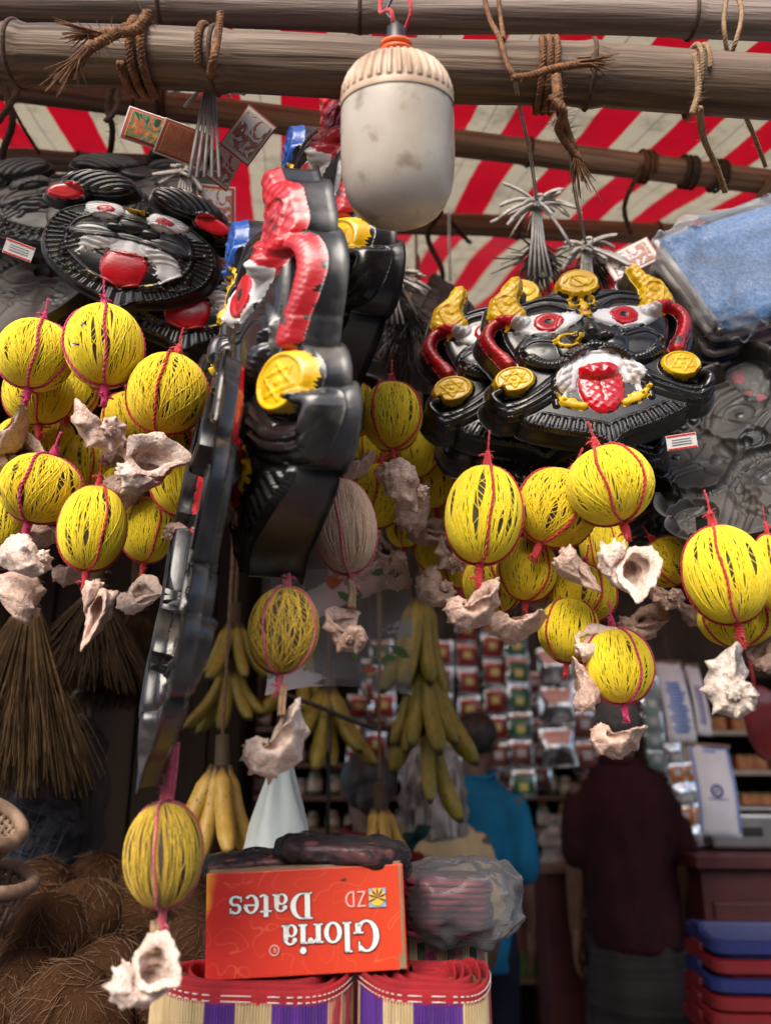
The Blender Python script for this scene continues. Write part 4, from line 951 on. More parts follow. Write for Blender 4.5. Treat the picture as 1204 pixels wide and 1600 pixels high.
# ------------------------------------------------------------------ rolled reed mats, standing on end
M['mat_red'] = mat('red_cloth_binding', (.30, .004, .010), .85, (.23, .003, .008), 30, bump=.3, bscale=200)
M['reed'] = mat('natural_reed', (.56, .43, .24), .6, (.42, .31, .16), 60, stretch=(1, 1, .1), bump=.2)
M['reed_purple'] = mat('purple_reed', (.095, .022, .24), .55, (.06, .015, .16), 60, stretch=(1, 1, .1), bump=.2)
M['reed_red'] = mat('red_stained_reed', (.50, .26, .16), .6, (.36, .03, .04), 60, lo=.45, hi=.55, stretch=(1, 1, .3))
M['reed_green'] = mat('green_stained_reed', (.10, .12, .08), .6, (.04, .05, .05), 60)
M['reed_mag'] = mat('magenta_reed', (.30, .02, .14), .6, (.4, .25, .18), 60)
M['stitch'] = mat('pale_thread', (.7, .6, .55), .8)
def mat_roll(label, c, hw, hd, ztop, height, pattern, turns=4.0, band=.018, start=0.0, yaw=0.0, shrink=.55):
    t = thing('rolled_reed_mat', label, 'reed mat', (c[0], c[1], ztop - height), Matrix.Rotation(yaw, 3, 'Z'), 'reed mats standing on end')
    def sec(a, f):
        e = .42; ca, sa = math.cos(a), math.sin(a)
        return Vector((hw * math.copysign(abs(ca) ** e, ca) * f - hw * (1 - f) * -.12, hd * math.copysign(abs(sa) ** .85, sa) * f, 0))
    K = int(80 * turns); sp = []
    for i in range(K + 1):
        f = 1 - shrink * i / K; a = start + 2 * math.pi * i / 80; p = sec(a, f); p.z = .003 * math.sin(i * .21) + .004 * math.sin(a * 2 + 1); sp.append(p)
    H = height; mb = MB(); P = []
    for p in sp:
        n = Vector((p.x / hw ** 2, p.y / hd ** 2, 0)); n = n.normalized() * .0016 if n.length > 0 else n
        zt = H + p.z
        P.append([p * 1.0 + n + Vector((0, 0, zt - p.z - band)), p + n * 1.2 + Vector((0, 0, H - .004)), p + Vector((0, 0, H)), p - n * 1.2 + Vector((0, 0, H - .004)), p - n + Vector((0, 0, zt - p.z - band))])
    mb.grid(P); mb.build('cloth_binding', M['mat_red'], t)
    for dz in (band - .004, band - .010):
        q = MB()
        for i in range(0, 78, 1):
            a, b = sp[i], sp[i + 1]; n = Vector((a.x / hw ** 2, a.y / hd ** 2, 0)).normalized() * .0030; u = a.lerp(b, .15) + n; v = a.lerp(b, .75) + n
            q.tube([u + Vector((0, 0, H - dz)), v + Vector((0, 0, H - dz))], .0007, 4)
        tag(q.build('stitching', M['stitch'], t), kind='stuff')
    inner = MB(); inner.grid([[p * .985 + Vector((0, 0, H - band * .6)), p * .985] for p in sp]); inner.build('inner_layers', M['reed'], t)
    out = [sp[i] for i in range(81)]; L = [0]
    for a, b in zip(out, out[1:]): L.append(L[-1] + (b - a).length)
    tot = L[-1]; wreed = .0036; n = int(tot / wreed); groups = {}; j = 0
    pat = []
    for nm, cnt in pattern: pat += [nm] * cnt
    for i in range(n):
        d = (i + .5) * wreed
        while j < len(L) - 2 and L[j + 1] < d: j += 1
        f = (d - L[j]) / max(1e-9, L[j + 1] - L[j]); p = out[j].lerp(out[j + 1], f); tg = (out[j + 1] - out[j]).normalized()
        nr = Vector((tg.y, -tg.x, 0)); p = p + nr * rng.uniform(.0, .0008); w_ = wreed * .47
        q = groups.setdefault(pat[i % len(pat)], MB())
        z1 = H - band + .003; r0 = [p - tg * w_ + Vector((0, 0, 0)), p - tg * w_ * .5 + nr * .0016, p + tg * w_ * .5 + nr * .0016, p + tg * w_]
        jt = tg * rng.uniform(-.0006, .0006)
        rows = [[v + Vector((0, 0, z)) + jt * s_ for v in r0] for z, s_ in ((z1, 0), (H - .10, 1), (0, 0))]
        q.grid(rows)
    for nm, q in groups.items(): tag(q.build(nm + '_reeds', M[{'natural': 'reed', 'purple': 'reed_purple', 'red': 'reed_red', 'green': 'reed_green', 'magenta': 'reed_mag'}[nm]], t), kind='stuff')
    return t
pt = [('natural', 22), ('purple', 11), ('natural', 9), ('purple', 16), ('natural', 1), ('red', 14), ('natural', 2), ('purple', 12), ('natural', 8), ('purple', 14), ('natural', 10), ('red', 12)]
zt = W(479, 1524, 1.085).z - .002
a = W(402, 1545, 1.13); mat_roll('rolled reed mat with red binding and purple stripes under the left of the box', (a.x, 1.125), 170 * S(1545, 1.06), .065, zt, zt, [('natural', 34), ('purple', 10), ('natural', 12), ('purple', 18), ('red', 14), ('natural', 6)], 3.6, start=math.pi * .98, yaw=R(-3))
b_ = W(652, 1515, 1.06); zt2 = zt + .0
mat_roll('rolled reed mat with purple stripes and spiral end at the right below the box', (W(668, 1540, 1.06).x, 1.125), 109 * S(1530, 1.06), .065, zt2, zt2, [('purple', 4), ('natural', 4), ('purple', 12), ('natural', 10), ('purple', 16), ('natural', 12), ('red', 16), ('purple', 14)], 5.0, start=math.pi * 1.0, shrink=.7)
c_ = W(690, 1470, 1.30); zt3 = W(690, 1455, 1.24).z
mat_roll('small reed mat with magenta and green stripes behind the box under the clear bag', (c_.x, 1.36), 82 * S(1470, 1.28), .07, zt3, zt3, [('natural', 3), ('green', 3), ('magenta', 5), ('natural', 4), ('green', 2), ('magenta', 4)], 3.0, start=math.pi)

# ------------------------------------------------------------------ carton of dates, standing upside down
def carton_mat():
    m = bpy.data.materials.new('printed_red_carton'); m.use_nodes = True; nt = m.node_tree; N = nt.nodes; L = nt.links; b = N['Principled BSDF']
    tc = N.new('ShaderNodeTexCoord'); sx = N.new('ShaderNodeSeparateXYZ'); L.new(tc.outputs['Object'], sx.inputs[0])
    nz = N.new('ShaderNodeTexNoise'); nz.inputs['Scale'].default_value = 18; L.new(tc.outputs['Object'], nz.inputs['Vector'])
    ad = N.new('ShaderNodeMath'); ad.operation = 'MULTIPLY_ADD'; ad.inputs[1].default_value = .05; L.new(nz.outputs[0], ad.inputs[0]); L.new(sx.outputs[0], ad.inputs[2])
    zz = N.new('ShaderNodeMath'); zz.operation = 'MULTIPLY_ADD'; zz.inputs[1].default_value = -.32; L.new(sx.outputs[2], zz.inputs[0]); L.new(ad.outputs[0], zz.inputs[2])
    mr = N.new('ShaderNodeMapRange'); mr.inputs[1].default_value = -.118; mr.inputs[2].default_value = -.132; L.new(zz.outputs[0], mr.inputs[0])
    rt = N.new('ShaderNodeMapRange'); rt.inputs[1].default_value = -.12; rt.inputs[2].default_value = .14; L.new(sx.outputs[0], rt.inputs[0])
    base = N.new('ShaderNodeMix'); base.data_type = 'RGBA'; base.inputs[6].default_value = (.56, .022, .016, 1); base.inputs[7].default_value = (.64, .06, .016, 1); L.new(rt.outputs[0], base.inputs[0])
    mx = N.new('ShaderNodeMix'); mx.data_type = 'RGBA'; mx.inputs[7].default_value = (.80, .33, .03, 1); L.new(mr.outputs[0], mx.inputs[0]); L.new(base.outputs[2], mx.inputs[6])
    wv = N.new('ShaderNodeTexNoise'); wv.inputs['Scale'].default_value = 22; wv.inputs['Detail'].default_value = .5; wv.inputs['Distortion'].default_value = 1.6; L.new(tc.outputs['Object'], wv.inputs['Vector'])
    ab = N.new('ShaderNodeMath'); ab.operation = 'SUBTRACT'; ab.inputs[1].default_value = .5; L.new(wv.outputs[0], ab.inputs[0])
    a2 = N.new('ShaderNodeMath'); a2.operation = 'ABSOLUTE'; L.new(ab.outputs[0], a2.inputs[0])
    lt = N.new('ShaderNodeMapRange'); lt.inputs[1].default_value = .012; lt.inputs[2].default_value = .004; lt.inputs[4].default_value = .32; L.new(a2.outputs[0], lt.inputs[0])
    m2 = N.new('ShaderNodeMix'); m2.data_type = 'RGBA'; m2.inputs[7].default_value = (.82, .20, .10, 1); L.new(lt.outputs[0], m2.inputs[0]); L.new(mx.outputs[2], m2.inputs[6])
    L.new(m2.outputs[2], b.inputs['Base Color']); b.inputs['Roughness'].default_value = .42
    n2 = N.new('ShaderNodeTexNoise'); n2.inputs['Scale'].default_value = 25; L.new(tc.outputs['Object'], n2.inputs['Vector']); bp = N.new('ShaderNodeBump'); bp.inputs['Strength'].default_value = .08; L.new(n2.outputs[0], bp.inputs['Height']); L.new(bp.outputs[0], b.inputs['Normal'])
    return m
M['cardboard'] = mat('brown_cardboard', (.30, .19, .11), .85, (.24, .15, .085), 30); M['print_white'] = mat('white_print', (.80, .79, .76), .5); M['print_dark'] = mat('dark_print', (.16, .045, .04), .5); M['print_pink'] = mat('pale_pink_print', (.78, .42, .36), .5)
M['print_blue'] = mat('light_blue_print', (.25, .42, .58), .5); M['print_yellow'] = mat('yellow_print', (.80, .50, .05), .5)
YBX = 1.085; sB = S(1450, YBX); bw, bh, bd = 311 * sB, 151 * sB, .20
box_o = W(479, 1524, YBX)
carton = thing('date_carton', 'red and orange dates carton standing upside down on the mats', 'box', (box_o.x, YBX, box_o.z), Matrix.Rotation(R(-2.6), 3, 'Y') @ Matrix.Rotation(R(1.5), 3, 'Z'))
MB().box((0, bd / 2, bh / 2), (bw, bd, bh)).build('carton_body', carton_mat(), carton, False, .0012)
MB().box((0, bd / 2, bh + .0015), (bw - .006, bd - .006, .003)).build('top_flap', M['cardboard'], carton, False)
MB().box((bw / 2 - .004, -.0008, bh * .5), (.0035, .0012, bh * .98)).build('worn_corner', M['cardboard'], carton, False)
MB().box((bw * .477, -.0014, .010), (.008, .0016, .016)).build('scuff', M['cardboard'], carton, False)
MB().poly([(-.004, 0), (.0, .0016), (.004, .002), (.002, -.001)], 0, .0008).build('stain', M['print_dark'], carton, False, 0, (60 * sB, -.0014, bh * .88)).rotation_euler = (R(90), 0, 0)
# lettering kit: bold roman letters drawn as thick and thin strokes, cap height 1
def glyph(ch, g):
    F = []
    def rect(x0, y0, x1, y1): F.append([(x0 - g, y0 - g), (x1 + g, y0 - g), (x1 + g, y1 + g), (x0 - g, y1 + g)])
    def arc(cx, cy, rx, ry, tx, ty, a0, a1, n=22):
        for i in range(n):
            p = [];
            for a in (a0 + (a1 - a0) * i / n, a0 + (a1 - a0) * (i + 1) / n):
                c, s = math.cos(R(a)), math.sin(R(a)); p.append(((cx + (rx + g) * c, cy + (ry + g) * s), (cx + (rx - tx - g) * c, cy + (ry - ty - g) * s)))
            F.append([p[0][0], p[1][0], p[1][1], p[0][1]])
    def blob(cx, cy, r): F.append([(cx + (r + g) * math.cos(a * .3927), cy + (r + g) * math.sin(a * .3927)) for a in range(16)])
    def stem(x0, x1, y0, y1, top=True, bot=True, half=False):
        rect(x0, y0, x1, y1)
        if bot: rect(x0 - .07, y0, x1 + .07, y0 + .06)
        if top: rect(x0 - .09, y1 - .06, x1 if half else x1 + .07, y1)
    if ch == 'l': stem(.09, .27, 0, 1.02, half=True); return F, .36
    if ch == 'i': stem(.09, .27, 0, .66, half=True); blob(.18, .88, .115); return F, .36
    if ch == 'r': stem(.09, .27, 0, .66, half=True); arc(.40, .40, .20, .26, .06, .09, 60, 170, 10); blob(.46, .56, .10); return F, .55
    if ch == 'o': arc(.33, .33, .32, .36, .165, .07, 0, 360, 36); return F, .68
    if ch == 'a': arc(.24, .20, .22, .215, .13, .055, 0, 360, 28); stem(.35, .52, 0, .50, top=False); arc(.28, .44, .24, .24, .13, .06, 0, 150, 16); blob(.12, .52, .085); return F, .62
    if ch == 't': stem(.12, .29, .06, .84, top=False, bot=False); rect(.0, .60, .42, .66); arc(.30, .16, .18, .18, .08, .08, 180, 330, 12); return F, .46
    if ch == 'e': arc(.30, .33, .29, .36, .15, .07, 15, 318, 32); rect(.10, .34, .57, .40); return F, .62
    if ch == 's': arc(.26, .48, .22, .20, .12, .075, 30, 270, 18); arc(.26, .18, .24, .20, .13, .075, -150, 90, 18); rect(.03, .02, .08, .24); rect(.42, .44, .47, .66); return F, .54
    if ch == 'G': arc(.46, .5, .45, .54, .21, .075, 42, 322, 36); stem(.66, .86, .06, .42, bot=False); rect(.70, .68, .76, 1.0); return F, .98
    if ch == 'D': stem(.09, .29, 0, 1.0); arc(.36, .5, .46, .5, .20, .065, -90, 90, 28); rect(.20, 0, .40, .065); rect(.20, .935, .40, 1.0); return F, .90
    if ch == 'z': rect(.06, 0, .60, .11); rect(.06, .89, .60, 1.0); F.append([(.06, .10), (.20, .10), (.60, .90), (.46, .90)]); return F, .70
    if ch == 'd': rect(.08, 0, .20, 1.0); arc(.26, .5, .42, .5, .12, .11, -90, 90, 20); rect(.1, 0, .28, .11); rect(.1, .89, .28, 1.0); return F, .78
def word(text, px, py, cap, width, mm, grow, depth, name):
    mb = MB(); x = 0
    for ch in text:
        F, w_ = glyph(ch, grow)
        for f in F: mb.add([(p[0] + x, p[1], 0) for p in f], [tuple(range(len(f)))])
        x += w_
    o = mb.build(name, mm, carton, False, 0, ((px - 479) * sB, -depth, bh * (1524 - py) / 151))
    s = width * sB / x; o.rotation_euler = (R(90), R(180), 0); o.scale = (s, cap * sB, 1); return o
for grow, mm, dp in ((.035, 'print_dark', .0016), (0, 'print_white', .0024)):
    word('Gloria', 593, 1452, 42, 153, M[mm], grow, dp, 'brand_lettering' if grow == 0 else 'lettering_outline'); word('Dates', 490, 1407, 38, 132, M[mm], grow, dp, 'brand_lettering' if grow == 0 else 'lettering_outline')
word('zd', 575, 1409, 23, 36, M['print_pink'], 0, .0020, 'small_lettering')
q = MB(); q.tube([(.0055 * math.cos(a * .3142), -.0018, .0055 * math.sin(a * .3142)) for a in range(20)], .0009, 4, closed=True); q.box((0, -.0018, 0), (.0014, .0008, .006)); q.box((.0012, -.0018, -.0016), (.003, .0008, .0014)); q.box((.0012, -.0018, .0008), (.003, .0008, .0014))
q.build('registered_mark', M['print_pink'], carton, True, 0, ((430 - 479) * sB, 0, bh * (1524 - 1487) / 151))
lg = MB().box((0, 0, 0), (27 * sB, .0010, 27 * sB)).build('logo', M['print_blue'], carton, False, 0, ((592 - 479) * sB, -.0016, bh * (1524 - 1420) / 151))
MB().poly([(.010 * math.cos(a * .3927), .010 * math.sin(a * .3927)) for a in range(16)], 0, .0004).build('logo_sun', M['print_yellow'], lg, False, 0, (0, -.0009, .001)).rotation_euler = (R(90), 0, 0)
lf = MB()
for a in (20, 55, 90, 125, 160, 200, 340):
    c, s = math.cos(R(a)), math.sin(R(a)); lf.add([(0, 0, 0), (.007 * c - .0013 * s, 0, .007 * s + .0013 * c), (.0125 * c, 0, .0125 * s), (.007 * c + .0013 * s, 0, .007 * s - .0013 * c)], [(0, 1, 2, 3)])
lf.build('logo_leaf', M['print_dark'], lg, False, 0, (0, -.0018, 0))

# date packets on the carton
M['dates'] = mat('pressed_dates', (.13, .035, .04), .4, (.20, .06, .06), 40, bump=.8, bscale=30)
M['film'] = clear_plastic('crinkled_clear_film', (.97, .97, .98), .97, .06, (.10, .10, .11), 1.0, 55, 2.2); M['film_soft'] = clear_plastic('cloudy_clear_bag', (.96, .96, .97), .88, .15, (.36, .36, .38), .8, 24, 1.7)
M['film_thin'] = clear_plastic('thin_clear_bag', (.98, .98, .98), .9, .15, (.6, .6, .6), .5, 12)
def pillow(mb, d, n=22, e=.5, wob=.0, seed=0, fin=0.0):
    P = []
    for i in range(n + 1):
        s = -math.pi / 2 + math.pi * i / n; row = []
        for k in range(2 * n):
            a = 2 * math.pi * k / (2 * n); pw_ = lambda v: math.copysign(abs(v) ** e, v)
            x = d[0] / 2 * pw_(math.cos(s)) * pw_(math.cos(a)); y = d[1] / 2 * pw_(math.cos(s)) * pw_(math.sin(a)); z = d[2] / 2 * pw_(math.sin(s)); v = Vector((x, y, z))
            row.append(v + mnoise.noise_vector(v * 30 + Vector((seed, 0, 0))) * wob + mnoise.noise_vector(v * 75 + Vector((seed, 5, 0))) * wob * .5)
        P.append(row)
    mb.grid(P, closev=True); return mb
def packet(label, px, py, Y, d, rot, seed):
    t = thing('date_packet', label, 'packet', W(px, py, Y), Euler([R(a) for a in rot]), 'packets of dates on the carton')
    pillow(MB(), (d[0] * .86, d[1] * .9, d[2] * .8), 20, .45, .003, seed).build('dates', M['dates'], t); pillow(MB(), d, 30, .55, .007, seed + 3).build('film_wrap', M['film'], t); return t
packet('shiny clear packet of dates at the left on the carton', 398, 1352, 1.15, (.135, .10, .036), (0, -4, 5), 1)
packet('flat brick of pressed dates in clear film lying on top', 535, 1330, 1.14, (.175, .11, .036), (0, 4, -3), 5)
packet('dark packet of dates under the flat brick on the carton', 545, 1356, 1.17, (.165, .12, .030), (0, 1, 2), 9)
# clear bag of folded red cloths
cb = thing('clear_bag', 'cloudy clear bag of folded red cloths behind the carton', 'bag', W(712, 1405, 1.30), Euler((0, 0, R(-6))))
M['red_fold'] = mat('folded_red_print_cloth', (.20, .02, .045), .85, (.06, .02, .05), 26, lo=.5, hi=.58, col3=(.30, .12, .12), scale3=40, lo3=.6, hi3=.68)
for i in range(9): pillow(MB(), (.128 - .004 * (i % 3), .12, .0085), 12, .35, .002, i).build('folded_cloth', M['red_fold'], cb, True, 0, (-.012 + .003 * (i % 2), 0, -.038 + .0083 * i))
pillow(MB(), (.175, .15, .108), 34, .62, .012, 77).build('film_bag', M['film_soft'], cb, True, 0, (.008, 0, .002))

# ------------------------------------------------------------------ shelves and goods at the back of the shop
def rack(label, x0, x1, y, zs, deep=.26, mm='timber_shelf'):
    t = thing('shelf_rack', label, 'shelf', (x0, y, 0)); wd = x1 - x0
    for z in zs: MB().box((wd / 2, 0, z), (wd - .052, deep, .022)).build('shelf_board', M[mm], t, False)
    for xx in (0, wd): MB().box((xx, 0, (zs[-1] + .3) / 2), (.05, deep + .01, zs[-1] + .3)).build('upright', M[mm], t, False)
    MB().box((wd / 2, deep / 2 + .012, (zs[-1] + .3) / 2), (wd, .02, zs[-1] + .3)).build('back_panel', M['timber_dark'], t, False); return t
def goods(proto, label, group, spots):
    for i, (p, s, rz) in enumerate(spots):
        if i == 0: o = proto; o.location = p; o.rotation_euler = (0, 0, rz); o.scale = s; tag(o, label, None, group)
        else: dup(proto, p, (0, 0, rz), None, None, s)
GLASSC = [(.5, .42, .2), (.35, .06, .04), (.42, .30, .10), (.5, .5, .45), (.12, .2, .1), (.4, .16, .05)]
for i, c in enumerate(GLASSC): M['jar%d' % i] = mat('jar_contents_%d' % i, c, .3, tuple(v * .5 for v in c), 50, coat=.6)
M['lid_red'] = mat('red_lid', (.4, .03, .03), .4); M['lid_white'] = mat('white_lid', (.7, .7, .68), .4); M['lid_gold'] = mat('gold_lid', (.6, .42, .12), .3, metal=.6); M['label_paper'] = mat('paper_label', (.62, .58, .48), .7, (.45, .25, .12), 30, lo=.55, hi=.6)
def jar(name, label, group, body, lid, tall, cat):
    t = thing(name, label, cat, group=group)
    MB().lathe([(.001, 0), (.030, 0), (.033, .004), (.033, tall * .72), (.026, tall * .84), (.020, tall * .88), (.020, tall * .9)], 20).build('body', M[body], t, smooth='angle'); MB().lathe([(.023, tall * .88), (.0235, tall), (.001, tall + .001)], 20).build('lid', M[lid], t, smooth='angle')
    MB().lathe([(.0336, tall * .18), (.0336, tall * .58)], 20).build('label', M['label_paper'], t); return t
za = [.35, .62, .84, 1.02, 1.19, 1.36, 1.55]
xa0, xa1 = W(395, 1200, 4.75).x, W(905, 1200, 4.75).x
rack('brown shelf rack full of jars and bottles behind the people', xa0, xa1, 4.75, za)
SPJ = {}; ORD = ['bottom', 'sixth', 'fifth', 'fourth', 'third', 'second', 'top']
for zi, z in enumerate(za):
    x = xa0 + .06
    while x < xa1 - .06:
        k = rng.randrange(6); s = rng.uniform(.8, 1.25); SPJ.setdefault((k, zi), []).append(((x, 4.72 + rng.uniform(-.05, .04), z + .011), (s, s, min(s * rng.uniform(.8, 1.1), 1.15)), rng.random() * 6)); x += rng.uniform(.075, .12)
GJ = ['squat amber jar with white lid', 'small dark red bottle with gold lid', 'ochre jar with red lid', 'pale jar with white lid', 'small green bottle with red lid', 'orange brown jar with gold lid']
JP = {}
for (k, zi), sp_ in sorted(SPJ.items()):
    lab = GJ[k] + ' on the %s shelf of the brown rack' % ORD[zi]; gp = GJ[k] + 's on the brown rack'
    if k not in JP: JP[k] = jar('jar' if k not in (1, 4) else 'bottle', lab, gp, 'jar%d' % k, ['lid_white', 'lid_gold', 'lid_red', 'lid_white', 'lid_red', 'lid_gold'][k], [.09, .14, .10, .08, .15, .11][k], 'jar' if k not in (1, 4) else 'bottle'); JP[k].location, JP[k].scale = sp_[0][0], sp_[0][1]; sp_ = sp_[1:]
    for p, s, rz in sp_: dup(JP[k], p, (0, 0, rz), lab, gp, s)
# right rack
xr0, xr1 = W(1060, 1200, 4.3).x, W(1330, 1200, 4.3).x
rack('grey rack with biscuit trays at the right behind the white banners', xr0, xr1, 4.3, [.55, .85, 1.15, 1.33, 1.52], .3, 'white_wood')
M['tray'] = mat('orange_biscuit_tray', (.55, .25, .08), .5, (.35, .12, .05), 30); M['steel'] = mat('dull_steel', (.32, .32, .33), .35, (.24, .24, .25), 12, metal=.7)
t = thing('biscuit_tray', 'orange tray of biscuits among others on the grey rack', 'tray', group='biscuit trays on the grey rack')
MB().box((0, 0, .03), (.15, .2, .06)).build('tray_box', M['tray'], t, False, .006)
for i in range(3): MB().box((-.05 + .05 * i, -.02, .066), (.042, .16, .012)).build('biscuit_row', M['jar2'], t, True, .004)
first = True
for z, zn in ((1.531, 'top'), (1.341, 'second'), (1.161, 'third')):
    for x, xn in zip((xr0 + .14, xr0 + .32, xr0 + .5, xr0 + .68), ('leftmost', 'second', 'third', 'rightmost')):
        lab = '%s orange tray of biscuits on the %s shelf of the grey rack' % (xn, zn)
        if first: t.location = (x, 4.27, z); tag(t, lab); first = False
        else: dup(t, (x, 4.27, z), None, lab)
ws = thing('weighing_machine', 'grey steel weighing machine on the right hand counter', 'scale', W(1178, 1330, 3.2), Euler((0, 0, R(-6))))
MB().box((0, .1, .07), (.30, .24, .12)).build('scale_body', M['steel'], ws, False, .012); MB().box((0, .1, .146), (.27, .22, .012)).build('pan', M['steel'], ws, False, .004); MB().box((-.02, -.024, .07), (.10, .01, .03)).build('display', M['socket'], ws, False, .002)
wc = W(1178, 1330, 3.2)
ct = thing('counter', 'maroon painted counter at the right under the weighing machine', 'counter', (wc.x + .12, 3.28, 0))
MB().box((0, 0, wc.z - .02), (.80, .5, .04)).build('counter_top', M['maroon_wood'], ct, False, .004); MB().box((0, .02, (wc.z - .05) / 2), (.74, .44, wc.z - .05)).build('counter_body', M['maroon_wood'], ct, False)
for i in range(3): MB().box((-.24 + .24 * i, -.208, (wc.z - .05) / 2), (.2, .016, wc.z - .25)).build('door_panel', M['maroon_wood'], ct, False, .006)
cp = thing('cupboard', 'maroon cupboard side standing left of the man in maroon', 'cupboard', (W(868, 1480, 3.75).x, 3.75, 0)); zc = W(868, 1355, 3.75).z
MB().box((0, 0, zc / 2), (.13, .4, zc)).build('carcass', M['maroon_wood'], cp, False, .005); MB().box((0, 0, zc + .012), (.16, .43, .024)).build('top_board', M['timber_shelf'], cp, False, .004)
sh2 = thing('low_shelf', 'low brown shelf with bright boxes between blue man and cupboard', 'shelf', (W(815, 1480, 4.0).x, 4.0, 0))
for py in (1365, 1520): MB().box((0, 0, W(815, py, 4.0).z), (.26, .3, .02)).build('shelf_board', M['timber_shelf'], sh2, False)
for sx in (-.14, .14): MB().box((sx, 0, .45), (.02, .3, .9)).build('upright', M['timber_shelf'], sh2, False)
zb = W(815, 1520, 4.0).z + .01
BC = [((.05, .16, .30), 'blue'), ((.10, .22, .06), 'green'), ((.45, .30, .04), 'yellow'), ((.14, .04, .2), 'violet'), ((.3, .05, .05), 'red'), ((.10, .25, .12), 'leaf green')]
for i, (c, nm) in enumerate(BC):
    M['bx' + nm] = mat(nm + '_print_box', c, .5, tuple(v * .5 + .1 for v in c), 40, lo=.55, hi=.6); j = i % 3
    o = MB().box((0, 0, .05), (.075, .1, .10)).build('small_box', M['bx' + nm], None, False, .002, (sh2.location.x - .08 + .08 * j, 3.95, zb + (0 if i < 3 else .101)), label='small %s printed box %s on the low shelf' % (nm, 'stacked on top' if i > 2 else 'in the bottom row'), cat='box')
M['stone'] = mat('grey_white_stone', (.36, .35, .34), .6, (.22, .21, .2), 20, bump=.3)
def figurine(label, px, py, Y, h):
    b = MB(); loft(b, [((0, 0, z * h), r * h, r * h * .8, 0) for z, r in ((0, .34), (.08, .36), (.14, .26), (.3, .28), (.5, .25), (.66, .27), (.72, .14), (.76, .10))]); ellipsoid(b, (0, 0, .86 * h), (.13 * h, .13 * h, .15 * h), n=14)
    limb(b, [(-.24 * h, 0, .62 * h), (-.32 * h, -.1 * h, .42 * h), (-.1 * h, -.22 * h, .40 * h)], [.07 * h, .06 * h, .05 * h], 8); limb(b, [(.24 * h, 0, .62 * h), (.32 * h, -.1 * h, .42 * h), (.1 * h, -.22 * h, .40 * h)], [.07 * h, .06 * h, .05 * h], 8)
    ob('figurine', organic(b, 'figurine', .008, 3), M['stone'], None, W(px, py, Y), label, 'figurine')
figurine('tall grey stone figurine standing on the maroon cupboard', 868, 1350, 3.72, .20)
figurine('small grey figurine on the low shelf beside the cupboard', 832, 1360, 3.95, .10)
figurine('small white figurine on the low shelf next to the blue man', 806, 1362, 3.95, .11)
# hanging sachet strips
def foil(name, c, rough=.22, metal=.9): return mat(name, c, rough, tuple(v * .7 for v in c), 12, metal=metal, bump=.7, bscale=22)
M['foil'] = foil('silver_foil', (.80, .82, .84), .18); M['sred'] = mat('red_sachet_print', (.36, .03, .025), .3, coat=.4); M['sgreen'] = mat('green_sachet_print', (.04, .20, .09), .3, coat=.4); M['sorange'] = mat('orange_sachet_print', (.62, .18, .02), .3, coat=.4); M['sbadge'] = mat('yellow_badge_print', (.80, .74, .25), .4); M['swhite'] = mat('white_badge_print', (.6, .62, .6), .4); M['smint'] = mat('mint_packet_print', (.22, .36, .32), .4, (.3, .1, .12), 40, lo=.62, hi=.64); M['sbrown'] = mat('brown_sachet_print', (.20, .075, .05), .3, coat=.4)
def sachet_mesh(w_, h_):
    P = []
    for i in range(11):
        v = i / 10; row = []
        for j in range(11):
            u = j / 10; b = (math.sin(math.pi * u) * math.sin(math.pi * min(1, max(0, (v - .1) / .8)))) ** .6 if 0 < u < 1 and .1 < v < .9 else 0
            row.append(((u - .5) * w_, -.016 * b + .003 * math.sin(u * 40) * (b == 0) + .003 * mnoise.noise((u * 5, v * 5, 1)), (v - .5) * h_))
        P.append(row)
    mb = MB(); mb.grid(P); mb.grid([[(x, .5 * -y * .4 + .004, z) for x, y, z in row] for row in reversed(P)]); return mb.mesh('sachet')
SAM = sachet_mesh(.115, .125); SAM.materials.append(M['foil'])
def panel(w_, h_, y, mm, name):
    P = [[((u - .5) * w_, y - .0155 * (math.sin(math.pi * (.5 + (u - .5) * w_ / .115)) * math.sin(math.pi * min(1, max(0, (.5 + (v - .5) * h_ / .125 - .1) / .8)))) ** .6, (v - .5) * h_) for u in (i / 8 for i in range(9))] for v in (i / 8 for i in range(9))]
    me = MB().grid(P).mesh(name); me.materials.append(M[mm]); return me
PNL = {k: panel(.088, .088, -.004, k, 'print_panel') for k in ('sred', 'sgreen', 'sorange', 'sbrown', 'smint')}; BAD = {k: panel(.04, .036, -.007, k, 'print_badge') for k in ('sbadge', 'swhite')}
def strip(label, px, py, Y, kinds, sc=1.0, step=.128, cat='sachets', lean=0):
    t = thing('sachet_strip', label, cat, W(px, py, Y), Euler((0, R(lean), R(rng.uniform(-12, 12)))), 'sachet strips hung up at the back of the shop', (sc,) * 3)
    MB().tube([(0, .004, (3.2 - t.location.z) / sc), (0, .004, -step * len(kinds))], .0015, 4).build('string', M['wire'], t)
    for i, k in enumerate(kinds):
        s = ob('sachet', SAM, None, t, (rng.uniform(-.006, .006), 0, -step * (i + .5))); s.rotation_euler = (R(rng.uniform(-7, 7)), R(rng.uniform(-4, 4)), R(rng.uniform(-10, 10)))
        if k != 'foil': ob('print_panel', PNL[k], None, s, (0, 0, -.004)); ob('print_badge', BAD['sbadge' if k in ('sred', 'sgreen') else 'swhite'], None, s, (0, 0, -.016 if k == 'sgreen' else .004))
    return t
r_, g_, f_, o_, n_ = 'sred', 'sgreen', 'foil', 'sorange', 'sbrown'
strip('first strip of red sachets, right next to the green bananas', 690, 1000, 3.95, [r_, n_, r_, r_, r_, r_])
strip('strip of red sachets with brown one on top, second from the bananas', 728, 965, 4.0, [r_, r_, r_, r_, r_, n_])
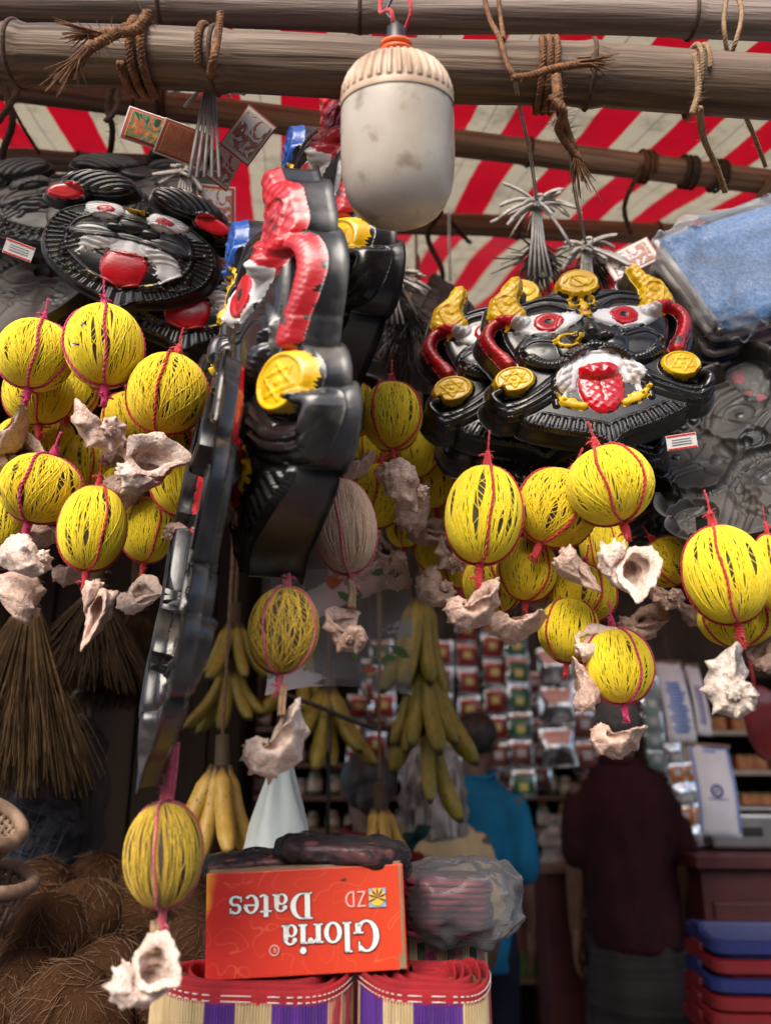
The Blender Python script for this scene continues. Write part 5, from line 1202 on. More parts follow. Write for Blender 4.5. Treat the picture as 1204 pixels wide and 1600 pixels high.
strip('strip of red sachets topped by an orange one', 768, 950, 3.95, [o_, r_, r_, r_, r_, n_])
strip('strip of green sachets right of the red ones', 806, 985, 3.9, [g_, g_, g_, g_, n_, g_])
strip('wide strip of plain silver pouches above the man in maroon', 862, 1010, 3.8, [f_, f_, f_], 1.35, .135)
strip('short strip of silver pouches next to the lowest coconut', 905, 1060, 3.85, [f_, n_, n_], 1.1)
strip('strip of brown and silver sachets behind the green ones', 835, 1050, 4.2, [n_, f_, n_, n_, n_], .9)
strip('strip of red sachets between the two banana bunches', 588, 1060, 3.9, [r_, n_, r_, r_], .95)
strip('strip of red sachets above the dark haired person', 560, 1085, 4.0, [r_, f_, r_], .95)
strip('strip with a green and gold sachet left of the green bananas', 598, 1000, 3.6, [g_, n_, r_], .9)
strip('strip of green sachets near the left edge of the shelves', 578, 1030, 4.1, [g_, f_, n_], .9)
strip('strip of red sachets hanging low over the grey haired person', 640, 1100, 4.0, [r_, f_, r_], .95)
strip('strip of brown sachets low beside the blue man', 748, 1150, 4.35, [n_, f_, n_], .8)
strip('strip of brown sachets low under the green ones', 790, 1160, 4.35, [n_, n_, f_], .8)
strip('strip of mint green packets right of the lowest coconut', 1012, 1060, 3.4, ['smint'] * 5, .72, .10)
strip('strip of shiny packets hanging beside the white banner', 1048, 1160, 3.2, [f_, o_, f_, o_, f_], .62, .12, lean=-6)
strip('strip of shiny orange packets behind the payment banner', 1078, 1190, 3.25, [o_, f_, o_, f_], .62, .12, lean=-6)
# banners
M['banner'] = mat('white_vinyl', (.62, .63, .66), .5, (.5, .5, .54), 6); M['ink_blue'] = mat('blue_ink', (.05, .14, .45), .5); M['ink_purple'] = mat('purple_ink', (.10, .05, .30), .5)
def banner(label, px0, py0, px1, py1, wpx, Y, marks, frame=None):
    a, b = W(px0, py0, Y), W(px1, py1, Y - .08); d = b - a; Lg = d.length; wd = wpx * S((py0 + py1) / 2, Y)
    z = -d.normalized(); x = Vector((1, 0, 0)); x = (x - z * x.dot(z)).normalized(); y = z.cross(x); rot = Matrix((x, y, z)).transposed()
    t = thing('banner', label, 'banner', a, rot); P = [[(u * wd, -.02 * math.sin(v * 3) + .004 * math.sin(u * 6), -v * Lg) for u in (-.5, -.25, 0, .25, .5)] for v in (i / 14 for i in range(15))]
    o = MB().grid(P).build('sheet', M['banner'], t); o.modifiers.new('t', 'SOLIDIFY').thickness = .002
    MB().tube([(-wd * .56, 0, 0), (wd * .56, 0, 0)], .008, 8).build('top_rod', M['timber_shelf'], t)
    yy = lambda u, v: -.02 * math.sin(v * 3) + .004 * math.sin(u * 6) - .0045
    if frame:
        for u, v, w2, h2 in ((0, .03, .96, .012), (-.46, .5, .05, .92), (.46, .5, .05, .92)):
            q = MB(); n = 12; q.grid([[((u + w2 * (i - .5)) * wd, yy(u + w2 * (i - .5), v + h2 * (k / n - .5)), -(v + h2 * (k / n - .5)) * Lg) for i in (0, 1)] for k in range(n + 1)]); q.build('border_line', M['ink_blue'], t)
    for u, v, w2, h2, kind in marks:
        q = MB(); c = Vector((u * wd, yy(u, v) - .002, -v * Lg))
        if kind == 'ring': q.tube([c + Vector((w2 * wd * math.cos(k_ * .2618), 0, w2 * wd * math.sin(k_ * .2618))) for k_ in range(24)], w2 * wd * .2, 6, closed=True); q.box(c, (w2 * wd * .8, .002, w2 * wd * .3)); q.build('emblem', M['ink_purple'], t)
        else: q.box(c, (w2 * wd, .0016, h2 * Lg)); q.build('printed_line', M['ink_blue' if kind == 'b' else 'ink_purple'], t, False)
    return t
rb = random.Random(4)
mk = [(rb.uniform(-.06, .06), .30 + .042 * i, rb.uniform(.45, .75), .022, 'b') for i in range(15)]
banner('white banner with lines of blue print behind the lowest coconut', 1040, 1035, 1066, 1160, 42, 3.0, mk)
banner('narrow white banner with violet print next to the blue printed one', 1078, 1040, 1100, 1150, 22, 3.05, [(0, .35 + .045 * i, .5, .02, 'p') for i in range(12)])
banner('white payment banner with blue border and purple round emblem', 1104, 1165, 1126, 1308, 62, 2.85, [(0, .075, .3, .016, 'b'), (0, .53, .13, .1, 'ring'), (0, .62, .5, .008, 'p')], True)
# stacked plastic crates
M['pl_blue'] = mat('blue_plastic', (.012, .022, .13), .45, (.01, .018, .11), 8); M['pl_red'] = mat('red_plastic', (.19, .008, .012), .45, (.15, .007, .01), 8)
def tub(label, mm, px, py, Y, i):
    p = W(px, py, Y); t = thing('plastic_crate', label, 'crate', (p.x + .225, Y + .14, p.z - .16), Matrix.Rotation(R(-5 + 2 * (i % 2)), 3, 'Z'), 'plastic crates stacked at the lower right')
    def rr(w_, d_, z, n=6, r=.04):
        o = []
        for cx, cy, a0 in ((w_ - r, d_ - r, 0), (-w_ + r, d_ - r, 90), (-w_ + r, -d_ + r, 180), (w_ - r, -d_ + r, 270)):
            for k in range(n + 1): a = R(a0 + 90 * k / n); o.append((cx + r * math.cos(a), cy + r * math.sin(a), z))
        return o
    P = [rr(.150, .115, 0), rr(.152, .117, .004), rr(.168, .132, .145), rr(.180, .144, .148), rr(.184, .148, .150), rr(.185, .149, .128), rr(.189, .153, .128), rr(.189, .153, .157), rr(.184, .148, .160), rr(.166, .130, .158), rr(.163, .127, .15), rr(.148, .113, .006)]
    mb = MB(); mb.grid(P, closev=True); n = len(P[0]); mb.f.append(tuple(range(n - 1, -1, -1))); mb.f.append(tuple((len(P) - 1) * n + k for k in range(n))); mb.build('tub', M[mm], t, smooth='angle')
    for sx in (-1, 1): MB().box((sx * .186, 0, .17), (.012, .09, .022)).build('handle', M[mm], t, False, .004)
    return t
for i, (py, mm, lb) in enumerate(((1470, 'pl_blue', 'blue plastic crate on top of the stack at lower right'), (1500, 'pl_red', 'red plastic crate directly under the topmost blue one'), (1530, 'pl_blue', 'lower blue plastic crate between two red ones'), (1558, 'pl_red', 'red plastic crate fourth from the top of the stack'), (1584, 'pl_red', 'red plastic crate fifth from the top of the stack'), (1612, 'pl_red', 'lowest visible red plastic crate at the bottom edge'))): tub(lb, mm, 1098, py, 2.45, i)
pz = W(1098, 1612, 2.45).z - .16
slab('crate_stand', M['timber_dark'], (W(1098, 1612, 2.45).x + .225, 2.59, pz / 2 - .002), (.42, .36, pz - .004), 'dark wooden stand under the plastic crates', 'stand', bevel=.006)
rbag = thing('red_bag', 'dark red glossy pouch hanging at the right edge beyond the speckled shell', 'bag', W(1192, 1130, 2.3), Euler((0, R(-8), 0))); M['redgloss'] = mat('dark_red_gloss', (.14, .012, .014), .25, (.10, .01, .01), 8, bump=.5, bscale=12, coat=.4)
pillow(MB(), (.10, .03, .20), 18, .6, .004, 3).build('pouch', M['redgloss'], rbag); MB().tube([(0, 0, .09), (.01, 0, .18), (0, 0, .5)], .004, 6).build('cord', M['cord_red'], rbag)

# ------------------------------------------------------------------ bananas
M['ban_green'] = mat('green_banana', (.22, .19, .022), .5, (.30, .22, .03), 12, col3=(.06, .04, .015), scale3=40, lo3=.66, hi3=.72); M['ban_yel'] = mat('yellow_banana', (.42, .27, .05), .5, (.50, .33, .06), 12, col3=(.10, .05, .02), scale3=34, lo3=.62, hi3=.7); M['ban_stalk'] = mat('banana_stalk', (.05, .035, .015), .8)
def ban_mat(name, a, b, c):
    m = mat(name, a, .5, b, 9, lo=.35, hi=.7, col3=(.05, .03, .012), scale3=26, lo3=.64, hi3=.70, bump=.15, bscale=30); nt = m.node_tree; N = nt.nodes; L = nt.links; bs = N['Principled BSDF']; src = bs.inputs['Base Color'].links[0].from_socket
    tc = N.new('ShaderNodeTexCoord'); sx = N.new('ShaderNodeSeparateXYZ'); L.new(tc.outputs['Object'], sx.inputs[0]); r_ = N.new('ShaderNodeValToRGB'); mr = N.new('ShaderNodeMapRange'); mr.inputs[1].default_value = 0; mr.inputs[2].default_value = -1; L.new(sx.outputs[2], mr.inputs[0]); L.new(mr.outputs[0], r_.inputs[0])
    el = r_.color_ramp.elements; el[0].position = .03; el[0].color = (1, 1, 1, 1); el[1].position = .16; el[1].color = (0, 0, 0, 1); e = el.new(.93); e.color = (0, 0, 0, 1); e = el.new(.975); e.color = (1, 1, 1, 1)
    mx = N.new('ShaderNodeMix'); mx.data_type = 'RGBA'; mx.inputs[7].default_value = (*c, 1); L.new(r_.outputs[0], mx.inputs[0]); L.new(src, mx.inputs[6]); L.new(mx.outputs[2], bs.inputs['Base Color']); return m
M['ban_green'] = ban_mat('green_banana_skin', (.20, .17, .018), (.32, .22, .025), (.04, .03, .012)); M['ban_yel'] = ban_mat('yellow_banana_skin', (.42, .25, .04), (.52, .33, .06), (.06, .035, .015))
def banana_mesh(L=1.0, bend=.35):
    pts, rs = [], []
    for i in range(17):
        f = i / 16; pts.append((bend * (f * f) * .9 - .1 * f, 0, -f)); e = min(1, f / .22) ; q = min(1, (1 - f) / .16); rs.append(.024 + .076 * (e * e * (3 - 2 * e)) * (q ** .7) + (.0))
    mb = MB(); mb.tube(pts, rs, 5, flat=1.0); me = mb.mesh('banana'); return me
BANM = {(k, b): None for k in ('ban_green', 'ban_yel') for b in (0, 1)}
for k, b in BANM: me = banana_mesh(1, (.30, .48)[b]); me.materials.append(M[k]); BANM[k, b] = me
def bunch(label, px, py, Y, tiers, mm, L, seed, bend=0, wire=True, fan=2.9):
    rg = random.Random(seed); p = W(px, py, Y); t = thing('banana_bunch', label, 'bananas', p, Euler((0, 0, R(rg.uniform(-20, 20)))), 'bunches of bananas hung up behind the masks')
    z = 0; top = .02
    MB().tube([(0, 0, .06), (.006, 0, -.5 * L * (len(tiers) - 1) - .05), (0, .004, -.62 * L * len(tiers) * .8)], [.014, .018, .010], 10).build('stalk', M['ban_stalk'], t)
    if wire: MB().tube([(0, 0, .05), (0, 0, 1.3)], .004, 6).build('string', M['jute'], t)
    for n in tiers:
        for k in range(n):
            a = (k - (n - 1) / 2) * (fan / max(n - 1, 1)) - math.pi / 2 + rg.uniform(-.2, .2); o = ob('banana', BANM[mm, bend], None, t, (.02 * math.cos(a), .02 * math.sin(a), z))
            s = L * rg.uniform(.82, 1.1); o.scale = (s, s * rg.uniform(.95, 1.1), s); o.rotation_euler = Euler((0, R(-rg.uniform(-2, 20)), a), 'XYZ')
        z -= L * .72
    return t
bunch('large bunch of green bananas hanging in tiers right of centre', 657, 935, 2.0, [5, 7], 'ban_green', .235, 1)
bunch('pair of green bananas hanging lowest below the large bunch', 664, 1135, 1.98, [2], 'ban_green', .22, 2, 0, True, .9)
bunch('dim bunch of greenish bananas left behind the net wound coconut', 366, 975, 2.2, [5, 5], 'ban_green', .17, 3, 1)
bunch('ripe bananas hanging left of the pale carrier bag', 345, 1195, 1.75, [5], 'ban_yel', .21, 4, 1)
bunch('dim green bananas hanging behind the large white ridged shell', 512, 1075, 2.2, [6], 'ban_green', .21, 5, 1)
bunch('green bananas at the left above the iron rod', 470, 1010, 2.3, [4], 'ban_green', .20, 8, 1)
bunch('small bunch of ripe bananas in front of the dark haired person', 592, 1262, 2.1, [5], 'ban_yel', .125, 6, 0)
ir = thing('iron_rod', 'thin black iron rod crossing behind the bananas', 'rod', W(512, 1120, 2.12)); q = [W(430, 1080, 2.12), W(500, 1105, 2.12), W(560, 1130, 2.12), W(612, 1140, 2.12)]
MB().tube(catmull([v - ir.location for v in q], 6), .006, 8).build('rod', M['socket'], ir); MB().tube([W(514, 1110, 2.12) - ir.location, W(512, 1310, 2.12) - ir.location], .005, 8).build('upright', M['socket'], ir)
# pale carrier bag
M['carrier'] = mat('pale_green_carrier_plastic', (.60, .67, .65), .4, (.5, .57, .55), 6, bump=.5, bscale=16, trans=.0, subs=.1)
p = W(440, 1200, 1.62); cbg = thing('carrier_bag', 'pale green plastic carrier bag hanging behind the carton', 'bag', p, None, None, (.8, .8, .85)); P = []
for z, r0, am in ((.10, .010, .3), (.03, .016, .5), (-.02, .030, .45), (-.07, .048, .3), (-.12, .066, .2), (-.18, .080, .12), (-.24, .082, .08), (-.27, .06, .05)):
    P.append([((r0 * (1 + am * math.sin(5 * a + z * 9) * .5 + .1 * am * math.sin(11 * a))) * math.cos(a), .7 * (r0 * (1 + am * math.sin(5 * a + z * 9) * .5)) * math.sin(a), z) for a in (2 * math.pi * k / 60 for k in range(60))])
MB().grid(P, closev=True).build('bag', M['carrier'], cbg); MB().tube([(0, 0, .09), (.004, 0, 1.0)], .003, 5).build('string', M['wire'], cbg)
# printed plastic sheet hanging behind the net-wound coconut
M['film_print'] = clear_plastic('printed_clear_film', (.95, .95, .97), .80, .2, (.4, .4, .42), .8, 12); M['leafprint'] = mat('leaf_print', (.10, .22, .06), .6); M['flowerprint'] = mat('flower_print', (.5, .12, .06), .6)
sh = thing('printed_plastic_sheet', 'crumpled clear plastic sheet with leaf print behind the net wound coconut', 'plastic sheet', W(530, 975, 1.55)); wv = lambda u, v: .03 * math.sin(u * 5 + v * 3) + .02 * math.sin(v * 9 + u * 2)
MB().grid([[((u - .5) * .28, wv(u, v), (.5 - v) * .24 - .06 * (u - .5) ** 2) for u in (i / 24 for i in range(25))] for v in (i / 20 for i in range(21))]).build('film', M['film_print'], sh)
for i in range(16):
    u, v = rb.uniform(.05, .95), rb.uniform(.05, .9); a = rb.random() * 6.28; q = MB(); r0 = rb.uniform(.012, .024)
    q.add([((u - .5) * .28 + r0 * c * math.cos(a) - r0 * .45 * s * math.sin(a), wv(u, v) - .008, (.5 - v) * .24 + r0 * c * math.sin(a) + r0 * .45 * s * math.cos(a)) for c, s in ((1, 0), (.4, .8), (-.4, .8), (-1, 0), (-.4, -.8), (.4, -.8))], [(0, 1, 2, 3, 4, 5)]); q.build('leaf_print', M['leafprint' if i % 3 else 'flowerprint'], sh, False)

# ------------------------------------------------------------------ lower left: husked coconuts, brooms, bags, baskets
M['coir_nut'] = mat('brown_coconut_fibre', (.080, .036, .016), .95, (.036, .017, .008), 40, stretch=(1, 1, .15), bump=.9, bscale=60, spec=.08)
M['fibre'] = mat('loose_coir_fibre', (.13, .07, .036), .95)
def nut_mesh(seed):
    rg = random.Random(seed); mb = MB(); P = []
    for i in range(17):
        s = .01 + (math.pi - .02) * i / 16
        P.append([Vector((math.sin(s) * math.cos(a), math.sin(s) * math.sin(a), 1.12 * math.cos(s))) * (1 + .10 * mnoise.noise((math.sin(s) * math.cos(a) * 1.6 + seed, math.sin(s) * math.sin(a) * 1.6, math.cos(s) * 1.6)) + .05 * mnoise.noise((math.sin(s) * math.cos(a) * 7 + seed, math.sin(s) * math.sin(a) * 7, math.cos(s) * 2))) for a in (2 * math.pi * k / 26 for k in range(26))])
    mb.grid(P, closev=True); f = MB()
    for _ in range(230):
        s = math.acos(rg.uniform(-1, 1)); a = rg.random() * 6.28; ln = rg.uniform(.2, .6); pts = []; cu = rg.uniform(-.5, .5); li = rg.uniform(.02, .22)
        for q in range(5):
            ss = s + ln * q / 4; aa = a + cu * q / 4; r = 1.02 + li * (q / 4) ** 2; pts.append((r * math.sin(ss) * math.cos(aa), r * math.sin(ss) * math.sin(aa), 1.1 * r * math.cos(ss)))
        f.tube(pts, [.012, .011, .010, .008, .004], 3, caps=False)
    return mb.mesh('husk'), f.mesh('fibres')
NUT = [nut_mesh(i) for i in range(3)]
for a, b in NUT: a.materials.append(M['coir_nut']); b.materials.append(M['fibre'])
nl = [(28, 1560, 1.45, 62, 'at the bottom left corner'), (75, 1470, 1.55, 66, 'below the wicker basket'), (100, 1575, 1.40, 66, 'beside the corner one along the bottom edge'), (135, 1440, 1.62, 62, 'behind the row below the wicker basket'), (165, 1530, 1.50, 60, 'left above the white crown shell'), (150, 1605, 1.36, 58, 'cut by the bottom edge under the white shell'), (215, 1450, 1.66, 56, 'behind the lowest hanging coconut knot'), (60, 1405, 1.72, 58, 'at the top left of the heap'), (150, 1392, 1.78, 52, 'at the top of the heap under the grey bag'), (225, 1392, 1.80, 52, 'behind the lowest yarn coconut'), (285, 1425, 1.74, 54, 'left of the carton, half hidden'), (300, 1480, 1.62, 50, 'directly left of the carton'), (15, 1490, 1.60, 55, 'at the left edge under the basket'), (255, 1560, 1.42, 52, 'behind the white crown shell')]
for i, (px, py, Y, r0, lb) in enumerate(nl):
    s = r0 * S(py, Y); t = thing('husked_coconut', 'hairy brown coconut ' + lb, 'coconut', W(px, py, Y), Euler((rng.uniform(0, 6), rng.uniform(0, 6), rng.uniform(0, 6))), 'hairy brown coconuts heaped at lower left', (s, s, s))
    ob('husk', NUT[i % 3][0], None, t); tag(ob('fibres', NUT[i % 3][1], None, t), kind='stuff')
tb = thing('wooden_table', 'dark wooden table carrying the heap of brown coconuts', 'table', (-.75, 1.68, 0)); zt_ = W(150, 1605, 1.36).z - .10
MB().box((0, 0, zt_ - .02), (1.05, .85, .04)).build('table_top', M['timber_dark'], tb, False, .004)
for sx in (-.47, .47):
    for sy in (-.37, .37): MB().box((sx, sy, (zt_ - .04) / 2), (.06, .06, zt_ - .04)).build('leg', M['timber_dark'], tb, False)
M['broom'] = mat('dry_grass', (.10, .062, .030), .95, (.055, .034, .018), 30, spec=.08); M['broom2'] = mat('dark_dry_grass', (.055, .034, .019), .95, (.03, .019, .011), 30, spec=.08)
def broom(label, px, py, Y, L, spread, mm, seed, n=900):
    rg = random.Random(seed); t = thing('grass_broom', label, 'broom', W(px, py, Y), Euler((0, R(rg.uniform(-5, 5)), rg.uniform(0, 6))), 'grass brooms hung up at left'); mb = MB()
    for _ in range(n):
        a = rg.random() * 6.28; r0 = math.sqrt(rg.random()); e = spread * r0; ln = L * rg.uniform(.8, 1.03); d = Vector((math.cos(a), math.sin(a), 0)); j = Vector((rg.uniform(-1, 1), rg.uniform(-1, 1), 0)) * .022
        mb.tube([d * .022 * r0, d * e * .55 + Vector((0, 0, -ln * .5)), d * e + j + Vector((0, 0, -ln))], [.0014, .0012, .0006], 3, caps=False)
    tag(mb.build('bristles', M[mm], t), kind='stuff')
    q = MB(); q.tube([(0, 0, .32), (0, 0, .0), (0, 0, -.03)], [.014, .02, .024], 12); q.build('handle', M['broom2'], t); q = MB()
    for z in (.0, .02, .05): q.tube([(.024 * math.cos(k * .4), .024 * math.sin(k * .4), z + .0008 * k) for k in range(17)], .003, 5)
    q.build('binding', M['coir_dark'], t); return t
broom('dry grass broom with longest bristles at the far left', 45, 950, 1.62, .36, .17, 'broom', 1); broom('darker grass broom to the right of the longest one', 150, 930, 1.72, .20, .17, 'broom2', 2); broom('grass broom at the very left edge behind the shells', -20, 930, 1.70, .34, .14, 'broom2', 3); broom('short dark broom behind the long hanging mask', 215, 960, 1.9, .22, .13, 'broom2', 4)
def sack(label, px, py, Y, d, mm, seed, rot=(0, 0, 0)):
    t = thing('cloth_bag', label, 'bag', W(px, py, Y), Euler([R(a) for a in rot])); pillow(MB(), d, 30, .75, .018, seed).build('bag', M[mm], t)
    q = MB(); q.tube(catmull([(-d[0] * .2, 0, d[2] * .45), (-d[0] * .1, 0, d[2] * .62), (d[0] * .1, 0, d[2] * .62), (d[0] * .2, 0, d[2] * .45)], 5), .008, 6); q.build('handle', M[mm], t); return t
M['grey_bag'] = cloth('dull_grey_cloth', (.075, .066, .062), (.05, .044, .042)); M['check_bag'] = mat('blue_black_check', (.02, .022, .03), .6, (.035, .042, .06), 60, lo=.5, hi=.52)
sack('limp grey cloth bag hanging under the brooms at left', 108, 1260, 1.95, (.15, .12, .40), 'grey_bag', 4); sack('dark blue checked bag leaning at the left above the coconuts', 45, 1320, 1.85, (.20, .14, .22), 'check_bag', 8, (0, 20, 0))
cbk = [o for o in bpy.data.objects if o.name.startswith('cloth_bag')][-1]; gnet = MB()
for i in range(9):
    u = -.08 + .02 * i; gnet.tube([(u - .0, -.078 + abs(u) * .25, -.085), (u, -.083 + abs(u) * .25, 0), (u, -.078 + abs(u) * .25, .085)], .0012, 4); gnet.tube([(-.085, -.058, u), (0, -.084, u), (.085, -.058, u)], .0012, 4)
M['netline'] = mat('pale_blue_line', (.07, .085, .11), .7); tag(gnet.build('check_lines', M['netline'], cbk), kind='stuff')
M['cane'] = mat('split_cane', (.24, .155, .10), .7, (.14, .085, .055), 40, bump=.3)
def wicker(label, px, py, Y, r0, h0, rot):
    t = thing('wicker_basket', label, 'basket', W(px, py, Y), Euler([R(a) for a in rot]), 'cane baskets at the left edge'); n = 26
    for lv in range(7):
        z = h0 * lv / 6; rr = r0 * (.72 + .28 * lv / 6); q = MB(); q.tube([((rr + .004 * (1 if (k + lv) % 2 else -1)) * math.cos(2 * math.pi * k / n), (rr + .004 * (1 if (k + lv) % 2 else -1)) * math.sin(2 * math.pi * k / n), z) for k in range(n)], h0 / 13, 6, closed=True, flat=.5); q.build('cane_strip', M['cane'], t)
    for k in range(n):
        a = 2 * math.pi * k / n; q = MB(); q.tube([(r0 * .72 * math.cos(a), r0 * .72 * math.sin(a), -.004), (r0 * math.cos(a), r0 * math.sin(a), h0)], .005, 5); q.build('stake', M['cane'], t)
    q = MB(); q.tube([((r0 + .004) * math.cos(k * .2094), (r0 + .004) * math.sin(k * .2094), h0 + .006) for k in range(30)], .011, 8, closed=True); q.build('rim', M['cane'], t); q = MB(); q.lathe([(.001, .0), (r0 * .70, .002), (r0 * .70, .008), (.001, .008)], 24); q.build('base', M['cane'], t); return t
wicker('cane basket at the left edge above the brown coconuts', -38, 1450, 1.38, .062, .07, (8, 12, 0)); wicker('smaller cane basket cut off above it at the left edge', -48, 1335, 1.36, .050, .055, (20, 30, 10))

# ------------------------------------------------------------------ towels in clear bag, upper right
M['tw_blue'] = cloth('blue_terry', (.15, .28, .52), (.08, .18, .38), 170, 1.0, 220); M['tw_navy'] = cloth('navy_terry', (.02, .035, .09), (.03, .05, .12), 14, .9, 260); M['tw_white'] = cloth('greyish_white_terry', (.58, .55, .54), (.46, .43, .42), 14, .9, 260); M['tw_pink'] = cloth('dusty_red_terry', (.42, .06, .08), (.30, .04, .06), 14, .9, 260)
tw = thing('towel_pack', 'stack of folded blue towels in a clear plastic bag at upper right', 'towels', W(1196, 408, 1.30), Matrix.Rotation(R(2), 3, 'Z') @ Matrix.Rotation(R(-20), 3, 'Y') @ Matrix.Rotation(R(-12), 3, 'X'))
sT = S(420, 1.30); tw_w, tw_h = 290 * sT, 205 * sT
for i, (mm, off) in enumerate((('tw_blue', 0), ('tw_white', .008), ('tw_navy', .002), ('tw_white', .010), ('tw_navy', .004), ('tw_white', .012), ('tw_pink', .018), ('tw_pink', .014))):
    me = pillow(MB(), (tw_w, .016, tw_h), 30, .16, .0022, i).mesh('towel'); ob('towel', me, M[mm], tw, (-off, .0165 * i, -.004 * i))
    if i == 0: MB().box((0, 0, 0), (.010, .021, tw_h * .97)).build('hem', M['tw_white'], tw, True, .004, (-tw_w * .485, .0, 0))
P = pillow(MB(), (tw_w * 1.10, .19, tw_h * 1.12), 60, .36, .016, 3); P.build('clear_bag', M['film_thin'], tw, True, 0, (-.006, .058, 0))
nk = MB(); nk.grid([[((.10 - .085 * f) * math.cos(a) * (1 + .12 * math.sin(9 * a)), .058 + (.07 - .06 * f) * math.sin(a) * (1 + .12 * math.sin(9 * a)), tw_h * .54 + .075 * f) for a in (2 * math.pi * k / 60 for k in range(60))] for f in (0, .35, .7, 1.0)], closev=True); nk.build('gathered_neck', M['film_thin'], tw, True, 0, (-.035, 0, 0))
tr = thing('towel_stack', 'dusty red towels below the blue towel pack at the right edge', 'towels', W(1225, 600, 1.32), Matrix.Rotation(R(-16), 3, 'Y') @ Matrix.Rotation(R(-25), 3, 'X'))
for i in range(4): ob('towel', pillow(MB(), (.16, .02, .12), 20, .3, .002, 30 + i).mesh('towel'), M['tw_pink' if i < 3 else 'tw_blue'], tr, (0, .02 * i, .004 * i))
pillow(MB(), (.18, .12, .14), 30, .35, .005, 9).build('clear_bag', M['film_thin'], tr, True, 0, (0, .035, 0))

# ------------------------------------------------------------------ ropes, tied strips, picture cards
GRP = 'ropes tied round the bamboo poles'
def around(c, ax, r, n, turns, a0=0, pitch=.012):
    """points of a coil round an axis through c"""
    ax = Vector(ax).normalized(); u = Vector((0, 0, 1)) - ax * ax.z; u.normalize(); v = ax.cross(u)
    return [Vector(c) + u * r * math.cos(a) + v * r * math.sin(a) + ax * pitch * (a - a0) / 6.283 for a in (a0 + 2 * math.pi * turns * i / n for i in range(n + 1))]
AX = (W(1390, 142, YB) - W(-160, 74, YB + .03)).normalized()
def onpole(px):                       # centre of the thick pole above picture column px
    f = (px + 160) / 1550; return W(-160, 74, YB + .03).lerp(W(1390, 142, YB), f)
def rope_thing(label, lists, mm, cat='rope', frays=(), fuzz=40, name='coir_rope', group=GRP, tpm=70):
    o0 = Vector(lists[0][0][0]); t = thing(name, label, cat, o0, None, group)
    for pts, r in lists:
        mb = MB(); rope(mb, [Vector(p) - o0 for p in pts], r * .68, tpm, 3, 5, fuzz); mb.build('rope', mm, t)
    for c, d, ln, n in frays:
        mb = MB(); c = Vector(c) - o0; d = Vector(d).normalized()
        for _ in range(n):
            e = Vector((rng.gauss(0, .35), rng.gauss(0, .35), rng.gauss(0, .35))); l_ = ln * rng.uniform(.5, 1.1); mb.tube([c + e * .006, c + (d + e * .35) * l_ * .55, c + (d + e * .6) * l_ + Vector((0, 0, -.15 * l_))], [.0016, .0013, .0006], 3, caps=False)
        tag(mb.build('frayed_end', mm, t), kind='stuff')
    return t
def front(px, py): return W(px, py, YB - .052)
p = onpole(220)
rope_thing('thick coir rope knotted round the thick pole with frayed tail at left', [(around(p + AX * .0, AX, .047, 60, 2.2, 2.5, .016), .009), (catmull([front(232, 20), front(215, 45), front(190, 50), front(160, 55)], 6), .011), (catmull([front(200, 42), front(165, 62), front(135, 78)], 6), .010)], M['coir'], frays=[(front(160, 55), W(120, 48, .8) - W(160, 55, .8), .05, 60), (front(135, 78), W(118, 95, .8) - W(140, 72, .8), .05, 60)])
p = onpole(338)
rope_thing('coir rope hanging over the thick pole to the tied grey strips', [(around(p, AX, .045, 40, .6, -1.3, .004) , .007), (catmull([front(345, 20), front(340, 60), front(332, 100), W(328, 125, .93)], 6), .008)], M['coir'])
p = onpole(870)
rope_thing('coir rope knotted round the thick pole right of the bulb with frayed tail', [(around(p - AX * .012, AX, .046, 70, 2.6, 1.0, .010), .0065), (catmull([front(800, 122), front(830, 118), front(862, 108), front(905, 100)], 6), .0075), (catmull([front(868, 120), front(872, 160), W(880, 190, .90), W(895, 235, .93)], 6), .010), (catmull([front(862, 150), front(880, 175), W(872, 205, .9), W(905, 250, .93)], 6), .008)], M['coir'], frays=[(front(903, 100), (1, 0, .1), .035, 40), (W(895, 235, .93), W(905, 265, .93) - W(892, 225, .93), .05, 50)])
rope_thing('pair of coir cords hanging from the top pole right of the bulb', [(catmull([W(755, -10, .95), W(765, 30, .93), W(780, 60, .85), front(792, 100), front(805, 122)], 6), .0055), (catmull([W(778, -10, .95), W(782, 30, .93), W(786, 60, .85)], 6), .005)], M['coir'])
p = onpole(1085)
rope_thing('pale twine looped round the thick pole above the blue towels', [(around(p, AX, .045, 60, 1.6, -1.8, .010), .005), (catmull([front(1085, 85), front(1090, 140), front(1080, 178)], 6), .006), (catmull([front(1092, 170), W(1098, 215, .98), W(1118, 260, 1.04), W(1132, 300, 1.08)], 6), .007)], M['jute'], name='twine', cat='twine')
rope_thing('grey twine loop over the top pole at upper right', [(catmull([W(1135, -10, .93), W(1130, 40, .90), W(1138, 85, .92), W(1150, 60, .9), W(1158, 20, .92), W(1150, -10, .95)], 6), .005)], M['jute'], name='twine', cat='twine')
rope_thing('twine hanging at the far right under the thick pole', [(catmull([W(1165, 185, .93), W(1178, 215, .98), W(1195, 260, 1.04)], 6), .005)], M['jute'], name='twine', cat='twine')
rope_thing('dark rope wrapped round poles at the far left', [(catmull([W(40, 95, 1.24), W(10, 130, 1.25), W(20, 190, 1.26), W(5, 240, 1.38), W(12, 300, 1.4)], 6), .010), (catmull([W(30, 110, 1.23), W(24, 150, 1.22), W(-10, 200, 1.25)], 6), .009)], M['coir_dark'])
rope_thing('black cord slanting down at the far left', [(catmull([W(18, 165, 1.3), W(40, 205, 1.3), W(62, 240, 1.38)], 5), .005)], M['coir_dark'], name='cord', cat='cord')
